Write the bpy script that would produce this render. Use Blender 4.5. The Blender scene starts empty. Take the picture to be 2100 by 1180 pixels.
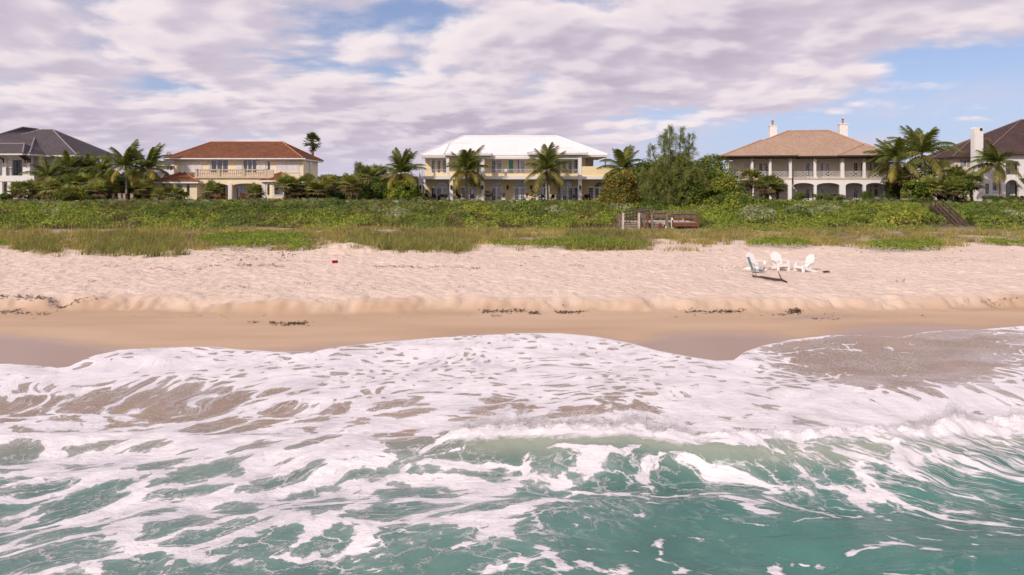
import bpy, math, random
import numpy as np
from mathutils import Vector, Matrix
random.seed(7); rng = np.random.default_rng(7)
R = math.radians
scene = bpy.context.scene
col = scene.collection
# ---------------------------------------------------------------- camera: level, lens shifted down, 5.3 m above the sea
F, HZ, CZ, CX = 1500.0, 385.0, 5.3, 1050.0          # focal length (px), horizon row, camera height (m), centre column
cam_d = bpy.data.cameras.new('camera'); cam = bpy.data.objects.new('camera', cam_d); col.objects.link(cam)
cam.location = (0, 0, CZ); cam.rotation_euler = (R(90), 0, 0)
cam_d.sensor_width = 36; cam_d.lens = 36*F/2100; cam_d.shift_y = -(590-HZ)/2100
cam_d.clip_start = .1; cam_d.clip_end = 8000
scene.camera = cam
# ---------------------------------------------------------------- sky with a broken cloud layer
SUN_EL, SUN_AZ = R(33), R(-143)       # azimuth from +Y (view axis), negative = left of the view
world = bpy.data.worlds.new('World'); scene.world = world; world.use_nodes = True
wn, wl = world.node_tree.nodes, world.node_tree.links
wn.clear()
def WN(t, **k):
    n = wn.new(t)
    for a, b in k.items():
        if a.startswith('i_'):
            key = a[2:]; key = int(key) if key.isdigit() else key
            if isinstance(b, bpy.types.NodeSocket): wl.new(b, n.inputs[key])
            else: n.inputs[key].default_value = b
        else: setattr(n, a, b)
    return n
def WM(op, a, b=0.0, c=None):
    n = WN('ShaderNodeMath', operation=op, i_0=a, i_1=b)
    if c is not None:
        if isinstance(c, bpy.types.NodeSocket): wl.new(c, n.inputs[2])
        else: n.inputs[2].default_value = c
    return n.outputs[0]
def WMap(v, a, b, c, d, smooth=True):
    n = WN('ShaderNodeMapRange', i_0=v, i_1=a, i_2=b, i_3=c, i_4=d)
    n.interpolation_type = 'SMOOTHSTEP' if smooth else 'LINEAR'
    return n.outputs[0]
sky = WN('ShaderNodeTexSky', sky_type='NISHITA', sun_disc=False, sun_elevation=SUN_EL, sun_rotation=SUN_AZ,
         altitude=0, air_density=1.0, dust_density=.6, ozone_density=2.2)
tc = WN('ShaderNodeTexCoord'); sp = WN('ShaderNodeSeparateXYZ', i_0=tc.outputs['Generated'])
zc = WM('MAXIMUM', sp.outputs[2], 0.0)
kk = WM('DIVIDE', 1.0, WM('ADD', zc, .17))
u = WM('MULTIPLY', sp.outputs[0], kk); v = WM('MULTIPLY', sp.outputs[1], kk)
def cloudn(du, dv, scale=1.15, detail=8.0, rough=.57, seed=3.7, dist=.2, puff=False):
    cv = WN('ShaderNodeCombineXYZ', i_0=WM('ADD', u, du), i_1=WM('ADD', v, dv), i_2=seed)
    nz = WN('ShaderNodeTexNoise', i_Vector=cv.outputs[0], i_Scale=scale, i_Detail=detail, i_Roughness=rough, i_Distortion=dist)
    if not puff: return nz.outputs[0]
    wv = WN('ShaderNodeVectorMath', operation='MULTIPLY_ADD', i_0=nz.outputs['Color'], i_1=(.5, .5, 0), i_2=cv.outputs[0])
    vo = WN('ShaderNodeTexVoronoi', feature='SMOOTH_F1', voronoi_dimensions='2D', i_Vector=wv.outputs[0], i_Scale=3.3)
    vo2 = WN('ShaderNodeTexVoronoi', feature='F1', voronoi_dimensions='2D', i_Vector=wv.outputs[0], i_Scale=8.0)
    return WM('ADD', nz.outputs[0], WM('ADD', WM('MULTIPLY', WM('SUBTRACT', .42, vo.outputs[0]), .17), WM('MULTIPLY', WM('SUBTRACT', .42, vo2.outputs[0]), .07)))
d0 = cloudn(0, 0, puff=True); d1 = cloudn(-.07, -.10, detail=4.0, puff=True)
big = cloudn(5.0, 9.0, .28, 2.0, .5, 8.1, 0)
bank = WMap(WM('ADD', v, WM('MULTIPLY', u, 2.15)), 4.5, 7.2, 0.0, 1.0)         # the bank thins out to the right
thr = WM('ADD', WM('MULTIPLY', bank, .26), WM('ADD', WM('MULTIPLY', WM('SUBTRACT', .5, big), .22), .312))
cover = WMap(WM('SUBTRACT', d0, thr), -.02, .15, 0.0, 1.0)
lit = WMap(WM('SUBTRACT', d1, d0), -.10, .08, 1.0, 0.0)
thick = WMap(WM('SUBTRACT', d0, thr), .05, .33, 0.0, 1.0)
shade = WM('MINIMUM', WM('MAXIMUM', WM('ADD', WM('MULTIPLY', WM('SUBTRACT', 1.0, lit), .62), WM('MULTIPLY', thick, .36)), 0.0), 1.0)
shade = WM('SUBTRACT', 1.0, shade)
cmix = WN('ShaderNodeValToRGB', i_0=shade)
els = cmix.color_ramp.elements
els[0].position = .0; els[0].color = (.51, .45, .55, 1)
els[1].position = 1.0; els[1].color = (.97, .86, .87, 1)
e = els.new(.42); e.color = (.68, .60, .69, 1)
e = els.new(.7); e.color = (.82, .73, .78, 1)
low = WMap(zc, .0, .09, .75, 0.0)                                               # thin veil towards the horizon
veil = WN('ShaderNodeMix', data_type='RGBA', i_0=low, i_6=cmix.outputs[0], i_7=(.61, .57, .72, 1))
skys = WN('ShaderNodeVectorMath', operation='MULTIPLY', i_0=sky.outputs[0], i_1=(.103, .092, .104))
veil2 = WN('ShaderNodeMix', data_type='RGBA', i_0=WMap(zc, .0, .2, .7, .2), i_6=skys.outputs[0], i_7=(.46, .58, .88, 1))
fin = WN('ShaderNodeMix', data_type='RGBA', i_0=cover, i_6=veil2.outputs[2], i_7=veil.outputs[2])
wisp = WM('MULTIPLY', WMap(cloudn(11.0, 3.0, 1.5, 5.0, .55, 5.2), .47, .68, 0.0, .6), WMap(zc, .17, .05, 0.0, 1.0))
fin = WN('ShaderNodeMix', data_type='RGBA', i_0=WM('MULTIPLY', wisp, WM('SUBTRACT', 1.0, cover)), i_6=fin.outputs[2], i_7=(.70, .63, .75, 1))
bg = WN('ShaderNodeBackground', i_Color=fin.outputs[2], i_Strength=1.0)
wo = WN('ShaderNodeOutputWorld', i_Surface=bg.outputs[0])
# ---------------------------------------------------------------- sun
sl = bpy.data.lights.new('sun', 'SUN'); sl.energy = 3.1; sl.angle = R(.6); sl.color = (1, .90, .80)
sun = bpy.data.objects.new('sun', sl); col.objects.link(sun)
sdir = Vector((math.sin(SUN_AZ)*math.cos(SUN_EL), math.cos(SUN_AZ)*math.cos(SUN_EL), math.sin(SUN_EL)))
sun.rotation_euler = (-sdir).to_track_quat('-Z', 'Y').to_euler(); sun.location = sdir*60
scene.view_settings.view_transform = 'Standard'; scene.view_settings.look = 'None'
scene.view_settings.exposure = 0.0; scene.view_settings.gamma = 1.0
try: scene.view_settings.use_curve_mapping = False
except Exception: pass
try:
    scene.cycles.use_adaptive_sampling = True; scene.cycles.adaptive_threshold = .03
    scene.cycles.max_bounces = 5; scene.cycles.diffuse_bounces = 3; scene.cycles.glossy_bounces = 3
    scene.cycles.transmission_bounces = 3; scene.cycles.transparent_max_bounces = 8
    scene.cycles.caustics_reflective = False; scene.cycles.caustics_refractive = False
except Exception: pass

# ================================================================ helpers
def X(px, Y): return (px-CX)*Y/F
def Z(py, Y): return CZ+(HZ-py)*Y/F
def tag(o, label=None, cat=None, group=None, kind=None):
    if label: o['label'] = label
    if cat: o['category'] = cat
    if group: o['group'] = group
    if kind: o['kind'] = kind
    return o
def empty(name, loc, label, cat, group=None):
    o = bpy.data.objects.new(name, None); col.objects.link(o); o.location = loc
    o.empty_display_size = .2
    return tag(o, label, cat, group)
def root_of(o):
    while o.parent: o = o.parent
    return o
def link(name, me, parent=None):
    o = bpy.data.objects.new(name, me); col.objects.link(o)
    if parent: o.parent = parent
    return o
def copy_tree(o, parent=None):
    c = o.copy(); col.objects.link(c)
    c.parent = parent
    for ch in list(o.children): copy_tree(ch, c)
    return c
class MB:
    def __init__(s): s.v = []; s.f = []
    def poly(s, *p):
        i = len(s.v); s.v += [tuple(q) for q in p]; s.f.append(tuple(range(i, i+len(p)))); return s
    def box(s, x0, x1, y0, y1, z0, z1):
        i = len(s.v)
        s.v += [(x0,y0,z0),(x1,y0,z0),(x1,y1,z0),(x0,y1,z0),(x0,y0,z1),(x1,y0,z1),(x1,y1,z1),(x0,y1,z1)]
        s.f += [tuple(i+k for k in q) for q in ((0,3,2,1),(4,5,6,7),(0,1,5,4),(1,2,6,5),(2,3,7,6),(3,0,4,7))]
        return s
    def beam(s, a, b, w, h, up=(0,0,1)):
        a, b = Vector(a), Vector(b); d = (b-a).normalized(); up = Vector(up)
        if abs(d.dot(up)) > .98: up = Vector((0,1,0))
        sx = d.cross(up).normalized(); sz = sx.cross(d).normalized()
        i = len(s.v)
        for p in (a, b):
            for q, r in ((-1,-1),(1,-1),(1,1),(-1,1)): s.v.append(tuple(p+sx*q*w/2+sz*r*h/2))
        s.f += [tuple(i+k for k in q) for q in ((0,3,2,1),(4,5,6,7),(0,1,5,4),(1,2,6,5),(2,3,7,6),(3,0,4,7))]
        return s
    def tube(s, pts, rad, n=7, cap=True):
        pts = [Vector(p) for p in pts]; m = len(pts)
        if not hasattr(rad, '__len__'): rad = [rad]*m
        i = len(s.v)
        for k, p in enumerate(pts):
            d = (pts[min(k+1, m-1)]-pts[max(k-1, 0)]).normalized()
            a = d.cross(Vector((0,1,0)) if abs(d.y) < .9 else Vector((1,0,0))).normalized(); b = d.cross(a)
            for j in range(n):
                t = 2*math.pi*j/n; s.v.append(tuple(p+(a*math.cos(t)+b*math.sin(t))*rad[k]))
        for k in range(m-1):
            for j in range(n):
                j2 = (j+1) % n
                s.f.append((i+k*n+j, i+k*n+j2, i+(k+1)*n+j2, i+(k+1)*n+j))
        if cap:
            s.f.append(tuple(i+j for j in range(n))); s.f.append(tuple(i+(m-1)*n+j for j in reversed(range(n))))
        return s
    def lathe(s, c, prof, n=10):
        pts = [(c[0], c[1], c[2]+z) for r, z in prof]
        i = len(s.v); m = len(prof)
        for r, z in prof:
            for j in range(n):
                t = 2*math.pi*j/n; s.v.append((c[0]+r*math.cos(t), c[1]+r*math.sin(t), c[2]+z))
        for k in range(m-1):
            for j in range(n):
                j2 = (j+1) % n; s.f.append((i+k*n+j, i+k*n+j2, i+(k+1)*n+j2, i+(k+1)*n+j))
        s.f.append(tuple(i+j for j in reversed(range(n)))); s.f.append(tuple(i+(m-1)*n+j for j in range(n)))
        return s
    def mesh(s, name, mat, org=(0,0,0), smooth=False):
        me = bpy.data.meshes.new(name)
        ox, oy, oz = org
        me.from_pydata([(a-ox, b-oy, c-oz) for a, b, c in s.v], [], s.f)
        if mat: me.materials.append(mat)
        if smooth: me.polygons.foreach_set('use_smooth', [True]*len(me.polygons))
        return me
    def build(s, name, mat, parent=None, smooth=False):
        org = root_of(parent).location if parent else (0,0,0)
        return link(name, s.mesh(name, mat, tuple(org), smooth), parent)
def np_mesh(name, V, Fc, mat, cols=None, smooth=False, attrs=None):
    """V (n,3), Fc (m,3|4) int arrays; cols (n,3) point colours"""
    me = bpy.data.meshes.new(name); V = np.asarray(V, np.float32); Fc = np.asarray(Fc, np.int32)
    k = Fc.shape[1]
    me.vertices.add(len(V)); me.vertices.foreach_set('co', V.ravel())
    me.loops.add(Fc.size); me.loops.foreach_set('vertex_index', Fc.ravel())
    me.polygons.add(len(Fc))
    me.polygons.foreach_set('loop_start', np.arange(len(Fc), dtype=np.int32)*k)
    me.polygons.foreach_set('loop_total', np.full(len(Fc), k, np.int32))
    me.update(calc_edges=True)
    if smooth: me.polygons.foreach_set('use_smooth', np.ones(len(Fc), bool))
    if cols is not None:
        at = me.attributes.new('Col', 'FLOAT_COLOR', 'POINT')
        c4 = np.ones((len(V), 4), np.float32); c4[:, :3] = cols; at.data.foreach_set('color', c4.ravel())
    for an, av in (attrs or {}).items():
        av = np.asarray(av, np.float32)
        if av.ndim == 1:
            at = me.attributes.new(an, 'FLOAT', 'POINT'); at.data.foreach_set('value', av)
        else:
            at = me.attributes.new(an, 'FLOAT_VECTOR', 'POINT'); at.data.foreach_set('vector', av.ravel())
    if mat: me.materials.append(mat)
    return me
def _h(ix, iy, s):
    n = (ix.astype(np.int64)*374761393 + iy.astype(np.int64)*668265263 + s*1442695041) & 0xffffffff
    n = ((n ^ (n >> 13))*1274126177) & 0xffffffff
    return ((n ^ (n >> 16)) & 0xffff)/65535.0
def vn(x, y, s=0):
    x = np.asarray(x, float); y = np.asarray(y, float)
    ix, iy = np.floor(x), np.floor(y); fx, fy = x-ix, y-iy
    fx = fx*fx*fx*(fx*(fx*6-15)+10); fy = fy*fy*fy*(fy*(fy*6-15)+10)
    ix = ix.astype(np.int64); iy = iy.astype(np.int64)
    a = _h(ix, iy, s); b = _h(ix+1, iy, s); c = _h(ix, iy+1, s); d = _h(ix+1, iy+1, s)
    return (a*(1-fx)+b*fx)*(1-fy)+(c*(1-fx)+d*fx)*fy
def fbm(x, y, o=4, s=0):
    t = 0; a = .5; tot = 0
    for i in range(o):
        t = t+a*vn(np.asarray(x)*2**i+i*17.3, np.asarray(y)*2**i+i*9.1, s+i); tot += a; a *= .5
    return t/tot
def sstep(a, b, x):
    t = np.clip((np.asarray(x, float)-a)/(b-a), 0, 1); return t*t*(3-2*t)

# ================================================================ materials
def new_mat(name):
    m = bpy.data.materials.new(name); m.use_nodes = True; m.node_tree.nodes.clear()
    nt = m.node_tree
    def N(t, **k):
        n = nt.nodes.new(t)
        for a, b in k.items():
            if a.startswith('i_'):
                key = a[2:]; key = int(key) if key.isdigit() else key
                if isinstance(b, bpy.types.NodeSocket): nt.links.new(b, n.inputs[key])
                else: n.inputs[key].default_value = b
            else: setattr(n, a, b)
        return n
    return m, N, nt
def ramp(N, fac, stops, interp='LINEAR'):
    n = N('ShaderNodeValToRGB', i_0=fac); el = n.color_ramp.elements; n.color_ramp.interpolation = interp
    while len(el) > 1: el.remove(el[-1])
    el[0].position = stops[0][0]; el[0].color = (*stops[0][1], 1)
    for p, c in stops[1:]:
        e = el.new(p); e.color = (*c, 1)
    return n.outputs[0]
def mixc(N, f, a, b, blend='MIX'):
    n = N('ShaderNodeMix', data_type='RGBA', blend_type=blend, i_0=f, i_6=a, i_7=b); return n.outputs[2]
def mth(N, op, a, b=0.0):
    return N('ShaderNodeMath', operation=op, i_0=a, i_1=b).outputs[0]
def mrange(N, v, a, b, c=0.0, d=1.0):
    n = N('ShaderNodeMapRange', i_0=v, i_1=a, i_2=b, i_3=c, i_4=d); n.interpolation_type = 'SMOOTHSTEP'; return n.outputs[0]
def plain(name, c, rough=.7, var=.15, scale=2.0, bump=.15, bscale=40.0, stretch=(1,1,1), spec=.3, metallic=0.0):
    """painted / plastered / wooden surface: base colour with uneven wear and fine relief"""
    m, N, nt = new_mat(name)
    t = N('ShaderNodeTexCoord'); mp = N('ShaderNodeMapping', i_0=t.outputs['Object']); mp.inputs['Scale'].default_value = stretch
    n1 = N('ShaderNodeTexNoise', i_Vector=mp.outputs[0], i_Scale=scale, i_Detail=6.0, i_Roughness=.62)
    n2 = N('ShaderNodeTexNoise', i_Vector=mp.outputs[0], i_Scale=bscale, i_Detail=3.0)
    lo = tuple(x*(1-var) for x in c); hi = tuple(min(1, x*(1+var*.6)) for x in c)
    cc = ramp(N, n1.outputs[0], [(.3, lo), (.7, hi)])
    bp = N('ShaderNodeBump', i_Strength=bump, i_Distance=.02, i_Height=n2.outputs[0])
    b = N('ShaderNodeBsdfPrincipled', i_Roughness=rough, i_Normal=bp.outputs[0], i_Metallic=metallic)
    nt.links.new(cc, b.inputs['Base Color']); b.inputs['Specular IOR Level'].default_value = spec
    N('ShaderNodeOutputMaterial', i_Surface=b.outputs[0]); return m
def roofm(name, c, c2, tile=.35, rough=.75):
    """tiles: colour differs from piece to piece and weathers in patches"""
    m, N, nt = new_mat(name)
    t = N('ShaderNodeTexCoord')
    mp = N('ShaderNodeMapping', i_0=t.outputs['Object']); mp.inputs['Scale'].default_value = (1/tile, 1/tile, 2.6/tile)
    vo = N('ShaderNodeTexVoronoi', i_Vector=mp.outputs[0], i_Scale=1.0)
    n1 = N('ShaderNodeTexNoise', i_Vector=t.outputs['Object'], i_Scale=.5, i_Detail=5.0, i_Roughness=.65)
    f = mth(N, 'ADD', mth(N, 'MULTIPLY', vo.outputs['Color'], .45), mth(N, 'MULTIPLY', n1.outputs[0], .6))
    cc = ramp(N, f, [(.25, c2), (.75, c)])
    wv = N('ShaderNodeTexWave', i_Vector=t.outputs['Object'], i_Scale=1/tile*.32, i_Distortion=.4); wv.bands_direction = 'X'
    bp = N('ShaderNodeBump', i_Strength=.35, i_Distance=.05, i_Height=wv.outputs[0])
    b = N('ShaderNodeBsdfPrincipled', i_Roughness=rough, i_Normal=bp.outputs[0])
    nt.links.new(cc, b.inputs['Base Color']); b.inputs['Specular IOR Level'].default_value = .25
    N('ShaderNodeOutputMaterial', i_Surface=b.outputs[0]); return m
def glassm(name, c, ior=1.9, rough=.04):
    m, N, nt = new_mat(name)
    t = N('ShaderNodeTexCoord'); n1 = N('ShaderNodeTexNoise', i_Vector=t.outputs['Object'], i_Scale=.9, i_Detail=2.0)
    cc = ramp(N, n1.outputs[0], [(.35, tuple(x*.5 for x in c)), (.65, tuple(x*1.4 for x in c))])
    bp = N('ShaderNodeBump', i_Strength=.06, i_Distance=.2, i_Height=n1.outputs[0])
    b = N('ShaderNodeBsdfPrincipled', i_Roughness=rough, i_IOR=ior, i_Normal=bp.outputs[0])
    nt.links.new(cc, b.inputs['Base Color'])
    N('ShaderNodeOutputMaterial', i_Surface=b.outputs[0]); return m
def leafm(name, trans=.3, rough=.5, spec=.35, tint=(1,1,1)):
    m, N, nt = new_mat(name)
    a = N('ShaderNodeAttribute', attribute_name='Col')
    t = N('ShaderNodeTexCoord'); n1 = N('ShaderNodeTexNoise', i_Vector=t.outputs['Object'], i_Scale=1.3, i_Detail=3.0)
    oi = N('ShaderNodeObjectInfo')
    vv = mth(N, 'MULTIPLY', mrange(N, n1.outputs[0], .3, .7, .75, 1.25), mrange(N, oi.outputs['Random'], 0, 1, .85, 1.15))
    hs = N('ShaderNodeHueSaturation', i_Saturation=1.0, i_Value=vv, i_Color=mixc(N, 1.0, a.outputs[0], (*tint, 1), 'MULTIPLY'))
    b = N('ShaderNodeBsdfPrincipled', i_Roughness=rough, **{'i_Base Color': hs.outputs[0]})
    b.inputs['Specular IOR Level'].default_value = spec
    tr = N('ShaderNodeBsdfTranslucent', i_Color=mixc(N, 1.0, hs.outputs[0], (1.3, 1.25, .5, 1), 'MULTIPLY'))
    mx = N('ShaderNodeMixShader', i_0=trans, i_1=b.outputs[0], i_2=tr.outputs[0])
    N('ShaderNodeOutputMaterial', i_Surface=mx.outputs[0]); return m
M = {}
M['white'] = plain('white_stucco', (.80, .76, .74), var=.06, bump=.1)
M['trim'] = plain('white_trim', (.80, .76, .74), rough=.5, var=.05, bump=.05)
M['white_met'] = plain('white_roof_tile', (.86, .82, .82), var=.06, bump=.05)
M['cream'] = plain('cream_stucco', (.87, .70, .42), var=.06, scale=.7)
M['cream2'] = plain('yellow_stucco', (.86, .72, .50), var=.08, scale=.7)
M['cream3'] = plain('pale_cream_stucco', (.74, .64, .52), var=.07, scale=.7)
M['greywhite'] = plain('pale_grey_stucco', (.74, .68, .68), var=.07, scale=.7)
M['beige'] = plain('beige_stucco', (.80, .72, .61), var=.08, scale=.7)
M['cast'] = plain('cast_stone', (.58, .46, .34), var=.15, scale=2)
M['terra'] = roofm('terracotta_tile', (.30, .125, .068), (.165, .07, .042))
M['terracap'] = plain('terracotta_ridge', (.42, .16, .08), var=.2)
M['tan'] = roofm('tan_tile', (.51, .365, .275), (.40, .275, .205))
M['tancap'] = plain('tan_ridge', (.48, .30, .21), var=.15)
M['slate'] = roofm('grey_slate', (.15, .125, .135), (.085, .072, .082), .3)
M['slatecap'] = plain('slate_ridge', (.27, .24, .25), var=.15)
M['brown'] = roofm('brown_shingle', (.125, .075, .068), (.05, .034, .034), .3)
M['browncap'] = plain('brown_ridge', (.19, .12, .10), var=.2)
M['whitecap'] = plain('white_ridge', (.8, .76, .76), var=.05)
M['gl_dark'] = glassm('dark_glass', (.018, .020, .026), 1.7)
M['gl_sky'] = glassm('sky_tint_glass', (.10, .13, .19), 2.1)  # bluish base colour stands in for the sky mirrored in the panes
M['gl_mid'] = glassm('grey_glass', (.05, .055, .07), 2.0)
M['darkwood'] = plain('dark_wood', (.075, .045, .035), var=.3, stretch=(1,1,6))
M['teak'] = plain('teak_wood', (.36, .17, .06), var=.25, stretch=(1,1,6))
M['iron'] = plain('dark_iron', (.03, .028, .028), rough=.5, var=.2)
M['wicker'] = plain('dark_wicker', (.045, .026, .026), var=.3, bscale=80, bump=.5)
M['cushion'] = plain('cushion_fabric', (.66, .58, .50), var=.1)
M['oldwood'] = plain('weathered_wood', (.20, .145, .118), var=.5, scale=3, stretch=(.6,1,5), bump=.4)
M['palewood'] = plain('pale_weathered_wood', (.50, .42, .37), var=.3, scale=3, stretch=(1,1,3), bump=.3)
M['redwood'] = plain('red_stained_wood', (.20, .075, .04), var=.35, scale=3, stretch=(1,1,4), bump=.3)
M['brownwood'] = plain('old_brown_wood', (.13, .08, .06), var=.4, scale=3, bump=.4)
M['pot'] = plain('terracotta_pot', (.40, .13, .07), var=.2)
M['urn'] = plain('bronze_urn', (.12, .05, .035), var=.3)
M['shutter'] = plain('grey_blue_shutter', (.30, .36, .38), var=.1)
M['teal'] = plain('teal_door', (.12, .33, .29), var=.1)
M['curtain'] = plain('white_curtain', (.72, .68, .70), var=.1, stretch=(14,1,1))
M['plaswhite'] = plain('white_resin', (.84, .80, .78), rough=.45, var=.03, bump=.03)
M['canvas'] = plain('teal_canvas', (.16, .36, .40), var=.15, bscale=90)
M['alu'] = plain('aluminium_tube', (.55, .55, .55), rough=.4, var=.1, metallic=.6)
M['red'] = plain('red_plastic', (.45, .02, .02), rough=.4, var=.1)
M['maroon'] = plain('maroon_cloth', (.16, .012, .03), var=.3)
M['navy'] = plain('navy_cloth', (.025, .028, .05), var=.3)
M['creamcloth'] = plain('cream_cloth', (.66, .52, .34), var=.2)
M['whitecloth'] = plain('white_plastic_bag', (.75, .72, .72), var=.1)
M['stone'] = plain('coral_stone', (.42, .31, .24), var=.25, scale=3)
M['trunk'] = plain('grey_palm_bark', (.26, .21, .18), var=.35, scale=4, stretch=(1,1,5), bump=.5)
M['boots'] = plain('brown_palm_boots', (.15, .10, .075), var=.45, scale=7, bump=.8)
M['bark'] = plain('brown_bark', (.17, .12, .09), var=.4, scale=4, stretch=(1,1,.3), bump=.6)
M['drift'] = plain('driftwood', (.07, .042, .033), var=.5, scale=6, bump=.5)
M['leaf'] = leafm('broad_leaf', .32, .5, .22)
M['frond'] = leafm('palm_frond', .3, .5, .25)
M['grass'] = leafm('dune_grass_blade', .35, .6, .2)
M['needle'] = leafm('needle_foliage', .3, .6, .2)
M['weed'] = leafm('dried_seaweed', .05, .8, .2)
# ================================================================ terrain: sea bed, beach, dune, house plots in one sheet
PY_ = [-900, -60, 0, 8, 14, 18, 21, 24.3, 27, 27.2, 27.5, 27.8, 28.3, 29.6, 32, 35, 45, 58, 70, 80, 92, 99, 103, 400, 4000]
PZ_ = [-9, -5, -3, -1.6, -.75, -.28, .06, .42, .74, .78, 1.0, 1.10, 1.14, 1.16, 1.17, 1.2, 1.36, 1.45, 1.5, 2.0, 2.5, 2.92, 3.3, 3.3, 3.0]
def bshift(x):        # the scarp wanders: metres towards the camera
    px = CX+np.asarray(x, float)*F/27.0
    return np.interp(px, [-800, 0, 200, 420, 600, 700, 900, 1300, 1700, 1850, 2000, 2100, 2900], [.3, .0, -.1, .15, .75, .55, .15, .1, .05, -.2, -.6, -.7, -.4])
def zbase(x, y):
    w = np.exp(-((np.asarray(y, float)-27.5)/3.2)**2)
    yy = np.asarray(y, float)+bshift(x)*w
    return np.interp(yy, PY_, PZ_)
def zground(x, y):
    x = np.asarray(x, float); y = np.asarray(y, float)
    near = sstep(26.5, 27.3, y+bshift(x))*(1-sstep(44, 60, y))
    sc = np.exp(-((y+bshift(x)-27.7)/.75)**2)
    yy = y+sc*(.9*(fbm(x*1.3, y*.3, 3, 5)-.5))+sc*.30*(vn(x*2.3+2*fbm(x*.4, x*0, 2, 79), y*1.5, 77)-.5)+sc*.55*(fbm(x*3.7, y*2.0, 3, 78)-.5)*(.4+1.2*vn(x*.35, x*0, 80))
    z = zbase(x, yy)
    z = z+near*(.13*(fbm(x*1.5, y*1.5, 3, 11)-.5)+.10*(fbm(x*3.4, y*3.0, 2, 15)-.5)+.16*(fbm(x*.35, y*.35, 2, 21)-.5))
    dune = sstep(42, 49, y)*(1-sstep(95, 101, y))
    z = z+dune*(.55*(fbm(x*.16, y*.16, 3, 31)-.5)+.16*(fbm(x*.7, y*.7, 2, 33)-.5))
    # the little eroded bank by the red bucket
    bx, by = X(712, 43.5), 44.2
    dd = np.sqrt(((x-bx)/1.9)**2+((y-by)/1.7)**2)
    z = z+.42*(1-sstep(.15, 1.1, dd+.9*(fbm(x*1.3, y*1.3, 3, 41)-.5)))
    # low berm at the grass edge
    z = z+.18*np.exp(-((y-44.5)/1.2)**2)*(fbm(x*.25, y*.25, 2, 47))
    return z
def gpos(px, py):     # point of the ground seen at a pixel
    lo, hi = 6.0, 140.0
    for _ in range(40):
        m = (lo+hi)/2
        if HZ+(CZ-float(zbase(X(px, m), m)))*F/m > py: lo = m
        else: hi = m
    return X(px, lo), lo
def axis(segs):
    out = []
    for a, b, s in segs: out += list(np.arange(a, b, s))
    return np.array(out+[segs[-1][1]])
def grow(a, b, s0, q=1.35):
    out = [a]; s = s0
    while out[-1] < b: out.append(out[-1]+s); s *= q
    return out
def grid_mesh(name, xs, ys, zf, mat, attrs=None):
    GX, GY = np.meshgrid(xs, ys); GZ = zf(GX, GY)
    nx, ny = len(xs), len(ys)
    V = np.stack([GX.ravel(), GY.ravel(), GZ.ravel()], 1)
    i = np.arange(nx*ny).reshape(ny, nx)
    Fc = np.stack([i[:-1, :-1].ravel(), i[:-1, 1:].ravel(), i[1:, 1:].ravel(), i[1:, :-1].ravel()], 1)
    return np_mesh(name, V, Fc, mat, smooth=True, attrs=attrs(GX.ravel(), GY.ravel(), GZ.ravel()) if attrs else None)
# front edge of the swash on the sand, traced along its foam lip
EDGE = [(-700,760),(-200,745),(0,748),(60,752),(125,760),(140,757),(160,745),(200,728),(250,717),(330,713),(430,711),(500,718),(560,722),(640,722),(690,712),(740,707),
        (800,700),(880,694),(940,690),(1000,687),(1060,684),(1150,684),(1220,690),(1290,703),(1350,720),(1420,733),(1470,740),(1505,739),(1530,721),(1570,708),
        (1620,697),(1700,688),(1780,688),(1850,692),(1900,681),(1950,677),(2020,675),(2100,668),(2300,660),(2900,665)]
EP = np.array([gpos(a, b) for a, b in EDGE])
def yfront(x): return np.interp(x, EP[:, 0], EP[:, 1])+.10*(fbm(np.asarray(x)*.9, np.asarray(x)*0, 3, 51)-.5)
FILM = [(-700,690),(0,678),(120,690),(200,703),(300,714),(480,716),(800,699),(900,690),(960,682),(1200,683),(1290,698),(1380,681),(1480,677),(1560,681),(1640,690),(1720,672),(1800,662),(1900,660),(2000,668),(2100,664),(2900,660)]
FP = np.array([gpos(a, b) for a, b in FILM])
def yfilm(x): return np.interp(x, FP[:, 0], FP[:, 1])+.25*(fbm(np.asarray(x)*.5, np.asarray(x)*0+3, 3, 53)-.5)

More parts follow.
